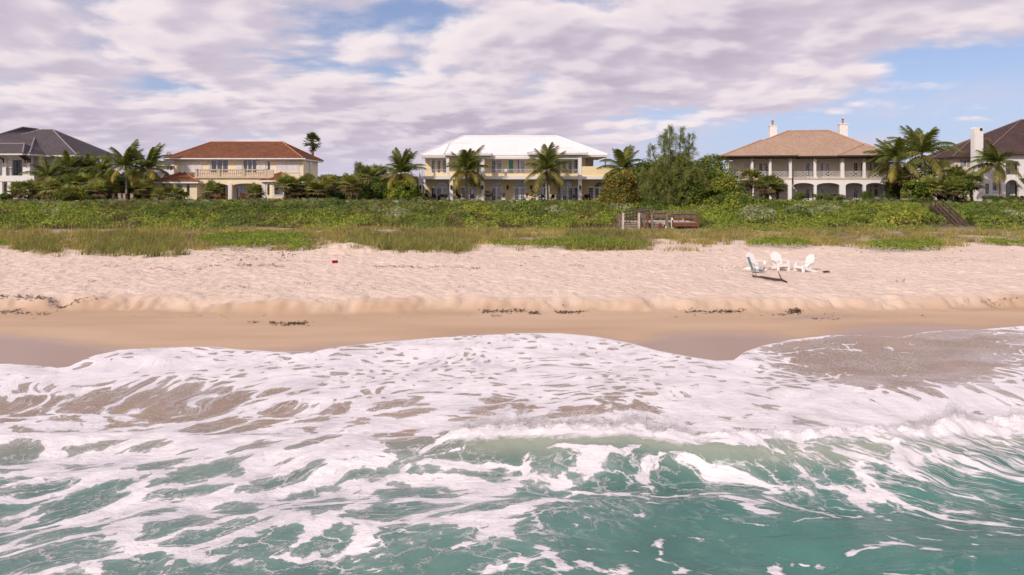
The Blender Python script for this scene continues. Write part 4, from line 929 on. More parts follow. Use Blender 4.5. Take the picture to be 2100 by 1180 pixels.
# ---------------------------------------------------------------- white house with brown shingle roof at the right edge
def house_brown():
    Y0 = 107.0
    r = empty('beach_house', (X(2060, Y0), Y0, 3.3), 'off-white house with dark brown shingle roof and tall round-topped chimney', 'house')
    g = 3.3; x = lambda p, Y=Y0: X(p, Y); z = lambda p, Y=Y0: Z(p, Y)
    ze = z(316.5)
    H = [(x(2062.5),x(2089.5),z(358.5),z(331)), (x(2062.5),x(2089.5),g,z(369),1.0), (x(2035.5),x(2046.5),z(392),z(371),.42), (x(2020.5),x(2028),z(398.5),z(377)),(x(2106),x(2128),g,z(369),1.0),(x(2106),x(2128),z(358.5),z(331)),(x(2022),x(2028),z(347),z(329))]
    m = MB(); wall_holes(m, x(2016), x(2190), g-.3, ze, Y0, H, .4)
    m.poly((x(2016),Y0,g-.3),(x(2016),Y0+12,g-.3),(x(2016),Y0+12,ze),(x(2016),Y0,ze)); m.build('front_wall', M['white'], r)
    Yb = Y0+2.6
    m = MB(); m.box(x(2058), x(2140), Yb, Yb+.2, g, ze-.2); m.box(x(2058), x(2140), Y0+.42, Yb, z(362), z(359)); m.box(x(2058), x(2140), Y0+.42, Yb, z(331), z(329)); m.build('porch_interior', M['beige'], r)
    for q0, q1 in ((358,334),(405,374)):
        window(r, X(2080,Yb), X(2091,Yb), Z(q0,Yb), Z(q1,Yb), Yb-.06, 1, 1, 'gl_dark', name='porch_door'); window(r, X(2064,Yb), X(2072,Yb), Z(q0,Yb), Z(q1,Yb), Yb-.06, 1, 1, 'gl_mid', name='porch_door')
    k = MB(); k.box(x(2062.5), x(2089.5), Y0+.1, Y0+.14, z(347), z(346)); pickets(k, x(2062.7), x(2089.3), Y0+.12, z(358.3), z(346.4), .14, .02); k.build('balcony_railing', M['iron'], r)
    window(r, x(2035.5), x(2046.5), z(392), z(374), Y0+.36, 1, 1, 'gl_mid', name='niche_window'); window(r, x(2020.5), x(2028), z(398.5), z(377), Y0+.1, 2, 4, 'gl_mid', 'shutter', name='casement'); window(r, x(2022), x(2028), z(347), z(329), Y0+.1, 2, 4, 'gl_mid', name='casement')
    for a, b, q in ((2019,2030,399.5),(2034,2048.5,393)):
        k = MB(); k.box(x(a), x(b), Y0-.15, Y0-.002, z(q+1.2), z(q)); k.build('sill', M['beige'], r)
    # left wing
    YL = Y0+2.2
    m = MB(); wall_holes(m, X(1957,YL), X(2016,YL), g-.3, Z(323,YL), YL, [(X(1975.6,YL),X(1982.3,YL),Z(342.5,YL),Z(329.5,YL))]); m.poly((X(1957,YL),YL,g-.3),(X(1957,YL),YL+4,g-.3),(X(1957,YL),YL+4,Z(323,YL)),(X(1957,YL),YL,Z(323,YL))); m.build('wing_wall', M['cream3'], r)
    window(r, X(1975.6,YL), X(1982.3,YL), Z(342.5,YL), Z(329.5,YL), YL+.05, 2, 3, 'gl_dark', name='wing_window')
    for a, b in ((1969.5,1975),(1983,1988.3)):
        k = MB(); k.box(X(a,YL), X(b,YL), YL-.05, YL-.004, Z(342.5,YL), Z(329,YL))
        for i in range(1, 8): q = 342.5-13.5*i/8; k.box(X(a,YL)+.05, X(b,YL)-.05, YL-.065, YL-.05, Z(q,YL)-.02, Z(q,YL)+.02)
        k.build('shutter', M['shutter'], r)
    hip(r, X(1946,YL), X(2040,YL), YL-.9, YL+4.6, Z(323,YL), X(1992,YL+2), X(2030,YL+2), YL+2, Z(287,YL+2), 'brown', 'browncap', 18, eave='darkwood', et=.12, name='wing_roof')
    hip(r, x(2010), x(2215), Y0-.8, Y0+15, ze, X(2094,Y0+7), X(2130,Y0+7), Y0+7, Z(247,Y0+7), 'brown', 'browncap', 30, eave='darkwood', et=.14)
    # chimney with rounded top
    Yc = Y0-.5; xa, xb = X(1998.5,Yc), X(2016.5,Yc); xc = (xa+xb)/2; rr = (xb-xa)/2; zt = Z(261,Yc); k = MB(); n = 10; d = .9
    pr = [(xa,g-.3)]+[(xa+.28-.28*math.cos(math.pi/2*i/n), zt-.28+.28*math.sin(math.pi/2*i/n)) for i in range(n+1)]+[(xb-.28+.28*math.sin(math.pi/2*i/n), zt-.28+.28*math.cos(math.pi/2*i/n)) for i in range(n+1)]+[(xb,g-.3)]
    k.poly(*[(a,Yc,b) for a, b in pr]); k.poly(*[(a,Yc+d,b) for a, b in reversed(pr)])
    for (a, b), (c, e_) in zip(pr, pr[1:]): k.poly((a,Yc,b),(a,Yc+d,b),(c,Yc+d,e_),(c,Yc,e_))
    c = k.build('chimney', M['white'], r)
    k = MB(); q = [(xc+.12,Z(269,Yc)),(xc+.55,Z(269,Yc)),(xc+.55,Z(265,Yc)),(xc+.5,Z(263.2,Yc)),(xc+.33,Z(262.2,Yc)),(xc+.17,Z(263.2,Yc)),(xc+.12,Z(265,Yc))]; k.poly(*[(a,Yc-.012,b) for a, b in q]); k.build('flue_shade', M['darkwood'], c)  # flat dark sheet painting the shade of the flue mouth, no hole cut
    # porch roof corner, downpipe
    k = MB(); roof_face(k, (x(2090),Y0-2.4,z(366)), (x(2190),Y0-2.4,z(366)), (x(2190),Y0,z(357)), (x(2100),Y0,z(357)), 8); k.box(x(2090), x(2190), Y0-2.4, Y0-.01, z(368), z(366.2)); k.build('porch_roof', M['brown'], r)
    k = MB(); k.tube([(x(2093),Y0-2.2,z(368)),(x(2096.5),Y0-2.0,z(372)),(x(2096.5),Y0-2.0,g)], .06, 6); k.build('downpipe', M['darkwood'], r)
    k = MB(); k.box(x(2098), x(2104), Y0-2.2, Y0-1.7, g, z(368)); k.build('porch_pier', M['white'], r)
    return r
house_brown()

# ---------------------------------------------------------------- white house with the grey slate roof at the left edge
def house_slate():
    Y0 = 105.0; Yw = 107.8
    r = empty('beach_house', (X(30, Y0), Y0, 3.3), 'white house with grey slate hipped roof and two-storey porch', 'house')
    g = 3.3; x = lambda p, Y=Y0: X(p, Y); z = lambda p, Y=Y0: Z(p, Y); xw = lambda p: X(p, Yw); zw = lambda p: Z(p, Yw)
    ze = z(316.5)
    m = MB(); wall_holes(m, xw(-120), xw(68), g-.3, ze, Yw, [(xw(25),xw(44.5),zw(360),zw(329)), (xw(-60),xw(-30),zw(360),zw(329)), (xw(26),xw(38),g,zw(378)), (xw(5),xw(12),g,zw(378))]); m.poly((xw(68),Yw,g),(xw(68),Yw+4,g),(xw(68),Yw+4,ze),(xw(68),Yw,ze)); m.build('wall', M['greywhite'], r)
    window(r, xw(25), xw(34.6), zw(360), zw(329), Yw+.05, 2, 1, 'gl_dark', 'iron', name='porch_door'); window(r, xw(35), xw(44.5), zw(360), zw(329), Yw+.05, 2, 1, 'gl_dark', 'iron', name='porch_door'); window(r, xw(26), xw(38), g, zw(378), Yw+.05, 2, 1, 'gl_dark', 'iron', name='porch_door'); window(r, xw(5), xw(12), g, zw(378), Yw+.05, 1, 1, 'gl_dark', 'iron', name='porch_door'); window(r, xw(-60), xw(-30), zw(360), zw(329), Yw+.05, 2, 1, 'gl_dark', 'iron', name='porch_door')
    k = MB(); k.box(x(-120), x(70), Y0, Yw, z(372.5), z(360.5)); k.box(x(53), x(70), Y0+.02, Yw, g, z(372.5)); k.box(x(53), x(61), Y0+.02, Y0+1.2, z(360.5), z(345)); k.build('porch_slab', M['white'], r)
    for a, b in ((-2.5,3.5),(14,21),(52.5,61),(-50,-43)): column(r, x(a), x(b), Y0+.1, g, z(372.5), 'white', capital=False)
    for a, b in ((3.5,11),(45.5,53),(-50,-42)): column(r, x(a), x(b), Y0+.1, z(360.5), z(343), 'white', capital=False, name='porch_pier')
    for a, b in ((15.5,19.8),(52,56.5),(6,9.5)): column(r, x(a), x(b), Y0+.4, z(360.5), z(325), 'white', capital=False)
    k = MB(); k.box(x(-120), x(60), Y0+.2, Y0+.6, z(325), z(320.5)); k.build('porch_beam', M['white'], r)
    k = MB(); k.box(x(11), x(45.5), Y0+.3, Y0+.35, z(346.4), z(345.4)); pickets(k, x(11), x(45.5), Y0+.32, z(360.5), z(346), .13, .022); k.build('balcony_railing', M['iron'], r)
    for p in (4, 49, 54, 59):
        k = MB(); k.beam((x(p),Y0+.3,z(328)),(x(p),Y0-1.0,z(319.5)),.16,.16); k.beam((x(p),Y0+.3,z(334)),(x(p),Y0+.3,z(319.5)),.14,.14); k.build('eave_bracket', M['darkwood'], r)
    hip(r, x(-150), X(208,Y0+9), Y0+2.5, Y0+15, ze, X(86,Y0+9), X(108,Y0+9), Y0+9, Z(267,Y0+9), 'slate', 'slatecap', 30, eave='white')
    hip(r, x(-120), x(70), Y0-1.0, Y0+14, ze+.02, X(46,Y0+8.5), X(47,Y0+8.5), Y0+8.5, Z(262,Y0+8.5), 'slate', 'slatecap', 30, eave='white', name='porch_wing_roof', ry1=Y0+12)
    hip(r, x(-120), x(62.5), Y0-1.7, Y0+4, z(316), X(-30,Y0+1.2), X(50,Y0+1.2), Y0+1.2, Z(296,Y0+1.2), 'slate', 'slatecap', 12, eave='white', name='porch_roof')
    k = MB(); k.box(xw(66), X(198,Y0+9), Yw+2, Yw+6, g-.3, ze); k.build('rear_wing', M['white'], r)
    k = MB(); k.box(x(22), x(46), Y0-.9, Y0+.05, g-.3, z(406)); k.build('step', M['cast'], r)
    return r
house_slate()
# small grey-roofed cottage far behind, between the palms and the yellow house
def cottage():
    Y0 = 125.0; r = empty('cottage', (X(345, Y0), Y0, 3.3), 'small grey-roofed white cottage peeking out beside the terracotta-roofed house', 'house')
    x = lambda p: X(p, Y0); z = lambda p: Z(p, Y0); g = 3.3
    m = MB(); wall_holes(m, x(320), x(362), g-.3, z(338), Y0, [(x(342.5),x(346),z(350),z(341)),(x(348),x(353),z(350),z(341))]); m.build('wall', M['white'], r)
    window(r, x(342.5), x(346), z(350), z(341), Y0+.06, 1, 2, 'gl_dark'); window(r, x(348), x(353), z(350), z(341), Y0+.06, 1, 2, 'gl_dark')
    hip(r, x(318), x(366), Y0-.8, Y0+8, z(338), x(332), x(350), Y0+3.5, z(325), 'slate', 'slatecap', 10, eave='white')
    hip(r, x(312), x(362), Y0-6, Y0-.1, z(371), x(326), x(352), Y0-2, z(354), 'slate', 'slatecap', 8, eave='white', name='veranda_roof')
    m = MB(); m.box(x(316), x(358), Y0-5, Y0-.5, g-.3, z(371.2)); m.build('veranda_wall', M['white'], r)
cottage()
# ================================================================ vegetation
def leaf_quads(P, size, nrm, cols, asp=1.6, curl=.0):
    """diamond leaves at P, facing about nrm, long axis random; returns V,F,C"""
    n = len(P); nrm = nrm/np.linalg.norm(nrm, axis=1, keepdims=True)
    a = rng.normal(size=(n, 3)); a -= nrm*(a*nrm).sum(1, keepdims=True); a /= np.linalg.norm(a, axis=1, keepdims=True)+1e-9
    b = np.cross(nrm, a); s = size[:, None]
    V = np.stack([P-a*s*asp/2, P-b*s/2+nrm*s*.12, P+a*s*asp/2, P+b*s/2+nrm*s*.12], 1).reshape(-1, 3)
    Fc = np.arange(4*n).reshape(n, 4)
    return V, Fc, np.repeat(cols, 4, 0)
def blades(P, L, W, lean, az, cols, segs=2, droop=.5):
    """tapering blades rooted at P"""
    n = len(P); d = np.stack([np.cos(az), np.sin(az), np.zeros(n)], 1); sd = np.stack([-np.sin(az), np.cos(az), np.zeros(n)], 1)
    face = rng.uniform(0, np.pi, n); sd = np.stack([np.cos(face), np.sin(face), np.zeros(n)], 1)
    rows = []
    for k in range(segs+1):
        t = k/segs; h = L*t*(1-.35*droop*t*lean); o = L*lean*(t**1.7)
        c = P+d*o[:, None]; c[:, 2] += h
        w = (W*(1-t)**.7*.5)[:, None] if k < segs else (W*.04)[:, None]
        rows.append(c-sd*w); rows.append(c+sd*w)
    V = np.stack(rows, 1).reshape(-1, 3); m = 2*(segs+1)
    f = np.array([(2*k, 2*k+1, 2*k+3, 2*k+2) for k in range(segs)])
    Fc = (f[None]+m*np.arange(n)[:, None, None]).reshape(-1, 4)
    return V, Fc, np.repeat(cols, m, 0)
def pick(pal, n, jit=.12):
    pal = np.array(pal, float); c = pal[rng.integers(0, len(pal), n)]
    return np.clip(c*(1+rng.normal(0, jit, (n, 1)))*(1+rng.normal(0, .05, (n, 3))), .003, 1)
def joinV(parts):
    V, Fc, C = [], [], []; o = 0
    for v_, f_, c_ in parts: V.append(v_); Fc.append(f_+o); C.append(c_); o += len(v_)
    return np.concatenate(V), np.concatenate(Fc), np.concatenate(C)
def stuff(name, parts, mat, label, cat):
    V, Fc, C = joinV(parts); o = link(name, np_mesh(name, V, Fc, M[mat], C)); return tag(o, label, cat, kind='stuff')
GR = [(.46,.36,.15), (.38,.32,.11), (.28,.27,.075), (.22,.24,.06), (.52,.40,.18)]
GRG = [(.17,.21,.06), (.22,.25,.075), (.28,.27,.10), (.14,.18,.05)]
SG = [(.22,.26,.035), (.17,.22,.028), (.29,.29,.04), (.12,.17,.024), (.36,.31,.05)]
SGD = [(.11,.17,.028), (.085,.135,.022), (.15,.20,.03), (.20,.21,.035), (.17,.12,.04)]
PAL = [(.23,.26,.13), (.30,.33,.19), (.16,.20,.085), (.36,.37,.22), (.26,.26,.10)]
CRP = [(.14,.215,.018), (.18,.24,.022), (.10,.165,.015), (.23,.27,.03)]
def w2p(x, y):
    z = zbase(x, y); return CX+x*F/y, HZ+(CZ-z)*F/y
def stairway(x, y):      # kept clear round the old stair
    xs_ = np.interp(y, [64, 69, 80, 92, 94], [X(1962, 64), X(1964, 69), X(1918, 80), X(1874, 92), X(1868, 94)])+.4
    return (np.abs(x-xs_) < np.where(y < 80, 1.25, .8)) & (y > 65) & (y < 93)
def scatter(n, y0, y1, w):
    y = np.sqrt(rng.uniform(y0**2, y1**2, n*3)); x = rng.uniform(-.86, .86, n*3)*y
    px, py = w2p(x, y); keep = (rng.random(n*3) < w(px, py, x, y)) & ~((x > X(1262, 66)) & (x < X(1436, 66)) & (y > 64.2) & (y < 71.5)) & ~stairway(x, y)
    return x[keep], y[keep]
def box_(px, py, x0, x1, y0, y1, f=14, g=4): return sstep(x0-f, x0+f, px)*(1-sstep(x1-f, x1+f, px))*sstep(y0-g, y0+g, py)*(1-sstep(y1-g, y1+g, py))
def gedge(px): return np.interp(px, GE[:, 0], GE[:, 1])
# patches of bright creeping plants on the sand
PATCH = [(1075,1330,498,514),(1530,1668,499,511),(1770,1940,498,514),(400,640,484,512),(590,640,508,520),(1000,1075,503,508),(2010,2110,497,504),(-60,20,500,512)]
def wpatch(px, py): 
    q = 0*px
    for a, b, c, d in PATCH:
        e = ((px-(a+b)/2)/((b-a)/2))**2+((py-(c+d)/2)/((d-c)/2))**2; q = np.maximum(q, 1-sstep(.65, 1.15, e))
    return q
# ---- dune grass: tufts of blades
def grass():
    def w(px, py, x, y):
        e = gedge(px)-py
        base = sstep(0, 5, e)*(1-sstep(466, 474, 2*470-py))*1.0
        tall = np.maximum.reduce([box_(px, py, 165, 372, 488, 526), box_(px, py, 30, 115, 498, 522), box_(px, py, 715, 960, 485, 520), box_(px, py, 1165, 1315, 482, 515), box_(px, py, 1330, 1440, 508, 520)*.25])
        cl = sstep(.38, .6, fbm(x*.45, y*.45, 3, 201))
        return np.clip(base*(.10+.62*cl)*(1-.85*wpatch(px, py))*sstep(468, 480, py)+tall*.9, 0, 1)
    x, y = scatter(5200, 42, 71, w); n = len(x); z = zground(x, y)
    px, py = w2p(x, y)
    tall = np.maximum.reduce([box_(px, py, 165, 372, 488, 526), box_(px, py, 30, 115, 498, 522), box_(px, py, 715, 960, 485, 520), box_(px, py, 1165, 1315, 482, 515)])
    nb = 26; idx = np.repeat(np.arange(n), nb)
    P = np.stack([x, y, z], 1)[idx]+np.concatenate([rng.normal(0, .20, (n*nb, 2)), np.zeros((n*nb, 1))], 1)
    L = rng.uniform(.20, .46, n*nb)*(1+.38*tall[idx])*(.75+.5*rng.random(n))[idx]; W = rng.uniform(.018, .04, n*nb)
    g = np.where((tall[idx] > .3)[:, None]*(rng.random((n*nb, 1)) < .6), pick(GRG, n*nb), pick(GR, n*nb))*(.75+.55*rng.random((n, 1)))[idx]
    stuff('dune_grass', [blades(P, L, W, rng.uniform(.15, 1.0, n*nb), rng.normal(.6, 1.4, n*nb), g, 3)], 'grass', 'tan and olive dune grass between the beach and the thicket', 'grass')
    # sea oat stalks standing above the grass
    x, y = scatter(1500, 44, 74, lambda px, py, x, y: sstep(2, 8, gedge(px)-py)*(.25+box_(px, py, 1180, 1330, 470, 512)+.8*box_(px, py, 640, 1000, 470, 515)+.5*box_(px, py, 0, 400, 470, 515)))
    n = len(x); P = np.stack([x, y, zground(x, y)], 1)
    stuff('sea_oats', [blades(P, rng.uniform(.7, 1.35, n), np.full(n, .03), rng.uniform(.02, .25, n), rng.normal(.5, 1, n), pick([(.42,.32,.16), (.36,.27,.12), (.30,.25,.12)], n))], 'grass', 'tall straw-coloured sea oat stalks above the dune grass', 'sea oats')
grass()
# ---- creeping plants
def creepers():
    x, y = scatter(90000, 40, 66, lambda px, py, x, y: wpatch(px, py)); n = len(x)
    hh = .26+.28*fbm(x*.8, y*.8, 2, 211); P = np.stack([x, y, zground(x, y)+hh*rng.random(n)**.4+.02], 1)
    stuff('beach_creeper', [leaf_quads(P, rng.uniform(.05, .11, n), rng.normal(0, .5, (n, 3))+(0, -.35, .8), pick(CRP, n))], 'leaf', 'bright green creeping plants in low mats on the sand', 'creeping plants')
    # runners out onto the sand
    x, y = scatter(2500, 36, 47, lambda px, py, x, y: np.clip(.5*box_(px, py, 440, 640, 508, 540)+.06*box_(px, py, 0, 2100, 508, 530), 0, 1)); n = len(x)
    P = np.stack([x, y, zground(x, y)+.03], 1)
    stuff('creeper_runners', [leaf_quads(P, rng.uniform(.05, .12, n), rng.normal(0, .3, (n, 3))+(0, 0, 1), pick([(.18,.16,.04), (.14,.17,.03), (.2,.11,.05)], n))], 'leaf', 'sparse creeper runners straggling over the dry sand', 'creeping plants')
creepers()
# ---- thicket of sea grape and shrubs on the dune slope
def _mounds():
    r_ = np.random.default_rng(99); out = []
    for i in range(90):
        y = r_.uniform(71, 95); x = r_.uniform(-.78, .78)*y; r2 = r_.uniform(.9, 2.2); h = r_.uniform(.25, .8)*(1 if y < 87 else .45)
        if X(1240, 66) < x*66/y < X(1460, 66) and y < 80: continue
        if abs(x-np.interp(y, [69, 80, 92], [X(1964, 69), X(1918, 80), X(1874, 92)])) < 3.2: continue
        out.append((x, y, r2, h))
    return out
MOUNDS = _mounds()
def hthick(x, y):
    b = 1-np.abs(2*vn(x*.42, y*.42, 221)-1); b2 = 1-np.abs(2*vn(x*1.1+7, y*1.1, 222)-1)
    mo = np.zeros(np.shape(x))
    for (mx, my, mr, mh) in MOUNDS: mo = np.maximum(mo, mh*np.clip(1-((x-mx)**2+((y-my)*1.0)**2)/mr**2, 0, 1)**.6)
    return mo*sstep(66, 71, y)+sstep(65, 71, y)*(.08+.78*b+.34*b2+.35*(fbm(x*.12, y*.12, 2, 224)-.3)+.15*sstep(78, 86, y))*(1-.5*sstep(88, 95, y))
DK_ = [(.06,.095,.018), (.09,.13,.022), (.12,.165,.026)]
def thicket():
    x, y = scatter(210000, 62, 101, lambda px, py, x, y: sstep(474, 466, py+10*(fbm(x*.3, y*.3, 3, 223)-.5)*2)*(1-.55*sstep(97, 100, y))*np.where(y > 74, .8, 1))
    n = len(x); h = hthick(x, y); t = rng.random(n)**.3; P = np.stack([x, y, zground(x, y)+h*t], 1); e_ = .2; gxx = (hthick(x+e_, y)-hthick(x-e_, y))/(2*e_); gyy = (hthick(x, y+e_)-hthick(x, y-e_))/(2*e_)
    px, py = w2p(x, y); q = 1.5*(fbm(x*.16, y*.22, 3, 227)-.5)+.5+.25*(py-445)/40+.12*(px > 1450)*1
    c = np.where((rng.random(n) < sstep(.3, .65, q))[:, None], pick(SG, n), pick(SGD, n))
    brown = (sstep(.62, .74, fbm(x*.4+40, y*.25, 3, 229))*(px < 1300))[:, None]*(rng.random((n, 1)) < .6)
    c = c*np.array([.88, .98, .95])
    for i, (mx, my, mr, mh) in enumerate(MOUNDS):
        ins = ((x-mx)**2+(y-my)**2 < mr**2); c[ins] = pick([SGD, SGD[:3], SG, PAL, DK_][i % 5], int(ins.sum()))
    c = np.where(brown > .4, pick([(.17,.11,.05), (.13,.085,.045), (.22,.15,.07)], n), c)
    gx_ = np.stack([h*0, h*0, h*0+1], 1)
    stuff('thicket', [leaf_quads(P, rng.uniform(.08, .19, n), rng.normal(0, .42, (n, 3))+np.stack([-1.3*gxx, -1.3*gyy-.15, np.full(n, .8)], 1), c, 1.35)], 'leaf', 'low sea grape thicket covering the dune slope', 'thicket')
    # saw palmettos along the crest
    def w(px, py, x, y): return np.clip(sstep(84, 89, y)*(.25+.75*(px < 860))*sstep(.3, .55, fbm(x*.25, y*.25, 3, 231)+.2*(px < 700))*(1-sstep(97, 100, y))+.25*sstep(76, 84, y)*(px > 560)*(px < 1260)+.6*box_(px, py, 1760, 1860, 410, 425), 0, 1)
    x, y = scatter(3400, 74, 99, w); n = len(x)
    z = zground(x, y)+hthick(x, y)*.3-.15; px, _ = w2p(x, y)
    nf = 4; m = 9; N = n*nf
    C0 = np.stack([x, y, z], 1).repeat(nf, 0)+rng.normal(0, .25, (N, 3))*(1, 1, .3)
    ax = rng.normal(0, .5, (N, 3))+(0, -.35, .75); ax /= np.linalg.norm(ax, axis=1, keepdims=True)
    C0 = C0+ax*rng.uniform(.25, .75, (N, 1)); s_ = np.cross(ax, rng.normal(size=(N, 3))); s_ /= np.linalg.norm(s_, axis=1, keepdims=True)
    ang = np.linspace(-1.25, 1.25, m); L = rng.uniform(.35, .6, (N, 1, 1))
    D = ax[:, None]*np.cos(ang)[None, :, None]+s_[:, None]*np.sin(ang)[None, :, None]
    nn = np.cross(ax, s_)[:, None]*np.ones((1, m, 1)); sd = np.cross(D, nn)
    tip = C0[:, None]+D*L; mid = C0[:, None]+D*L*.55
    V = np.stack([np.broadcast_to(C0[:, None], D.shape), mid-sd*.045, tip-nn*.05, mid+sd*.045], 2).reshape(-1, 3)
    Fc = np.arange(len(V)).reshape(-1, 4); pc = pick(PAL, N, .15).repeat(m*4, 0)
    stuff('saw_palmetto', [(V, Fc, pc)], 'frond', 'silvery green saw palmettos along the top of the dune', 'palmetto')
    # dead upright stems in the thicket
    x, y = scatter(520, 72, 96, lambda px, py, x, y: np.clip(box_(px, py, 690, 960, 425, 462)+.6*box_(px, py, 1000, 1250, 420, 450)+.6*box_(px, py, 1680, 1900, 440, 475)+.5*box_(px, py, 540, 700, 425, 455), 0, 1)); n = len(x)
    P = np.stack([x, y, zground(x, y)], 1)
    stuff('dead_stems', [blades(P, rng.uniform(.9, 1.6, n), np.full(n, .06), rng.uniform(.1, .6, n), rng.uniform(0, 6.28, n), pick([(.22,.15,.11), (.16,.11,.08), (.30,.20,.12)], n))], 'grass', 'grey brown bare stems sticking out of the thicket', 'dry stems')
thicket()

# ---------------------------------------------------------------- palms
def frond_mesh(name, L, droop, up0, seed, pal, n=40, wind=.0):
    """one feather frond along +X: arching midrib with drooping leaflets"""
    r_ = np.random.default_rng(seed); t = np.linspace(0, 1, n); a = up0-droop*t**1.25
    dx = np.cos(a)*L/n; dz = np.sin(a)*L/n; xs_ = np.cumsum(dx)-dx[0]; zs_ = np.cumsum(dz)-dz[0]; ys_ = wind*t**2*L
    parts = []
    V = []; Fc = []; C = []
    def quad(p, q, r2, s2, c):
        i = len(V); V.extend([p, q, r2, s2]); Fc.append((i, i+1, i+2, i+3)); C.extend([c]*4)
    pal = np.array(pal)
    for k in range(n-1):
        w = .035*(1-t[k])+.008; quad((xs_[k], ys_[k]-w, zs_[k]), (xs_[k], ys_[k]+w, zs_[k]), (xs_[k+1], ys_[k+1]+w, zs_[k+1]), (xs_[k+1], ys_[k+1]-w, zs_[k+1]), (.26, .22, .07))
    for k in range(4, n):
        ll = L*.27*math.sin(math.pi*min(1, (t[k]*.86+.13)))**.7*r_.uniform(.8, 1.1)
        T = np.array([math.cos(a[k]), 0, math.sin(a[k])]); U = np.array([-math.sin(a[k]), 0, math.cos(a[k])])
        for s in (-1, 1):
            p = np.array([xs_[k], ys_[k], zs_[k]])
            d = T*.62+np.array([0, s*.78, 0])-np.array([0, 0, .30+.35*r_.random()])+U*.10; d = d/np.linalg.norm(d)
            m_ = p+d*ll*.55+np.array([0, 0, .03]); e_ = p+d*ll-np.array([0, 0, ll*(.18+.22*r_.random())])
            w = T*.045*(L/3.2); c = tuple(pal[r_.integers(len(pal))]*r_.uniform(.8, 1.2))
            quad(p-w, p+w, m_+w*.9, m_-w*.9, c); quad(m_-w*.9, m_+w*.9, e_+w*.15, e_-w*.15, c)
    return np_mesh(name, np.array(V), np.array(Fc), M['frond'], np.array(C))
CP = [(.10,.135,.026), (.08,.11,.023), (.135,.155,.033), (.19,.18,.04)]
CPY = [(.40,.30,.05), (.34,.27,.05), (.28,.20,.06), (.23,.21,.04)]
FR = {'up': [frond_mesh('frond', 3.6, .9, .15, 1, CP), frond_mesh('frond', 3.4, .7, .1, 2, CP)],
      'mid': [frond_mesh('frond', 3.7, 1.35, .25, 3, CP), frond_mesh('frond', 3.5, 1.5, .3, 4, CP), frond_mesh('frond', 3.8, 1.2, .2, 9, CP)],
      'low': [frond_mesh('frond', 3.6, 1.5, .25, 5, CPY[2:]+CP[:2]), frond_mesh('frond', 3.4, 1.6, .3, 6, CPY), frond_mesh('frond', 3.5, 1.4, .2, 10, CPY[1:]+CP)]}
def coconut(px, py0, Y, pxc, pyc, scale, label, seed, lean=0.0, wind=(.08, .12), nf=22, ground_z=None, sweep=None):
    r_ = random.Random(seed); x0, xc = X(px, Y), X(pxc, Y); zc_ = Z(pyc, Y); z0 = Z(py0, Y) if ground_z is None else ground_z
    o = empty('coconut_palm', (x0, Y, z0), label, 'palm tree', 'coconut palms among the houses')
    pts = []; rad = []
    for i in range(9):
        t = i/8; pts.append((x0+(xc-x0)*t**1.4+lean*math.sin(math.pi*t), Y+.25*math.sin(t*2), z0-.2+(zc_-z0+.2)*t)); rad.append((.19-.06*t+(.10 if i == 0 else 0)+(.05 if i == 8 else 0))*scale**.5)
    m = MB(); m.tube(pts, rad, 9); m.build('trunk', M['trunk'], o, True)
    top = Vector(pts[-1])-o.location
    m = MB()
    for k in range(6):
        a = k*1.05+r_.random(); m.lathe((pts[-1][0]+.22*math.cos(a), pts[-1][1]+.22*math.sin(a), zc_-.35-.1*r_.random()), [(.02,-.12),(.10,-.05),(.11,.04),(.02,.12)], 6)
    m.build('coconuts', M['teak' if seed % 2 else 'boots'], o, True)
    for i in range(nf):
        t = i/(nf-1); el = R(86-114*t**1.25)+r_.uniform(-.18, .18)
        kind = 'up' if t < .3 else ('mid' if t < .74 else 'low'); me = r_.choice(FR[kind])
        az = i*2.399963+r_.uniform(-.3, .3)
        d = Vector((math.cos(az)*math.cos(el)+wind[0]*(1-.3*t), math.sin(az)*math.cos(el)+wind[1]*(1-.3*t), math.sin(el))).normalized()
        f = link('frond', me, o); f.location = top
        f.rotation_euler = (0, -math.asin(max(-1, min(1, d.z))), math.atan2(d.y, d.x))
        q = scale*1.2*r_.uniform(.8, 1.12)*(.95 if t < .15 else 1); f.scale = (q, q*r_.choice((-1, 1)), q)
    return o
coconut(957, 413, 101, 956, 353, 1.03, 'coconut palm standing before the porch under the white roof, nearer the terracotta-roofed house', 31)
coconut(1124, 414, 101, 1121, 351, 1.0, 'coconut palm before the arched doors, near the teal upper-floor door', 32)
coconut(827, 418, 101, 822, 357, 1.0, 'coconut palm in dark shrubs just left of the white-roofed house', 33, wind=(.05,0))
coconut(1284, 420, 103, 1278, 348, .98, 'coconut palm over the red-tinged bush right of the white-roofed house', 34)
coconut(259, 418, 100, 256, 342, .98, 'coconut palm with slim trunk beside the square stone posts', 35)
coconut(310, 412, 101, 301, 347, .98, 'coconut palm leaning over the terracotta-roofed house\'s left corner', 36, lean=.2)
coconut(98, 418, 103, 96, 366, .95, 'short coconut palm in front of the slate roof\'s white porch', 37, nf=20)
coconut(140, 418, 106, 139, 350, .82, 'coconut palm behind shrubs below the slate roof\'s right hip', 38, nf=18)
coconut(177, 418, 108, 178, 350, .72, 'small dark coconut palm half hidden between the shrubs near the slate roof', 39, nf=16)
coconut(212, 418, 105, 208, 352, .8, 'yellowing coconut palm left of the slim-trunked palm by the stone posts', 40, nf=18)
coconut(1858, 385, 99, 1842, 332, 1.0, 'windswept coconut palm with leaning trunk at the right end of the tan-roofed house', 41, wind=(-.35, .25), lean=.2)
coconut(1890, 410, 101, 1893, 318, 1.22, 'tallest windswept coconut palm with yellow coconuts between two houses', 42, wind=(-.12, .3), nf=28)
coconut(2053, 413, 102, 2050, 338, .92, 'coconut palm with bare pale trunk in front of the round-topped chimney house', 43, wind=(-.3, .2))

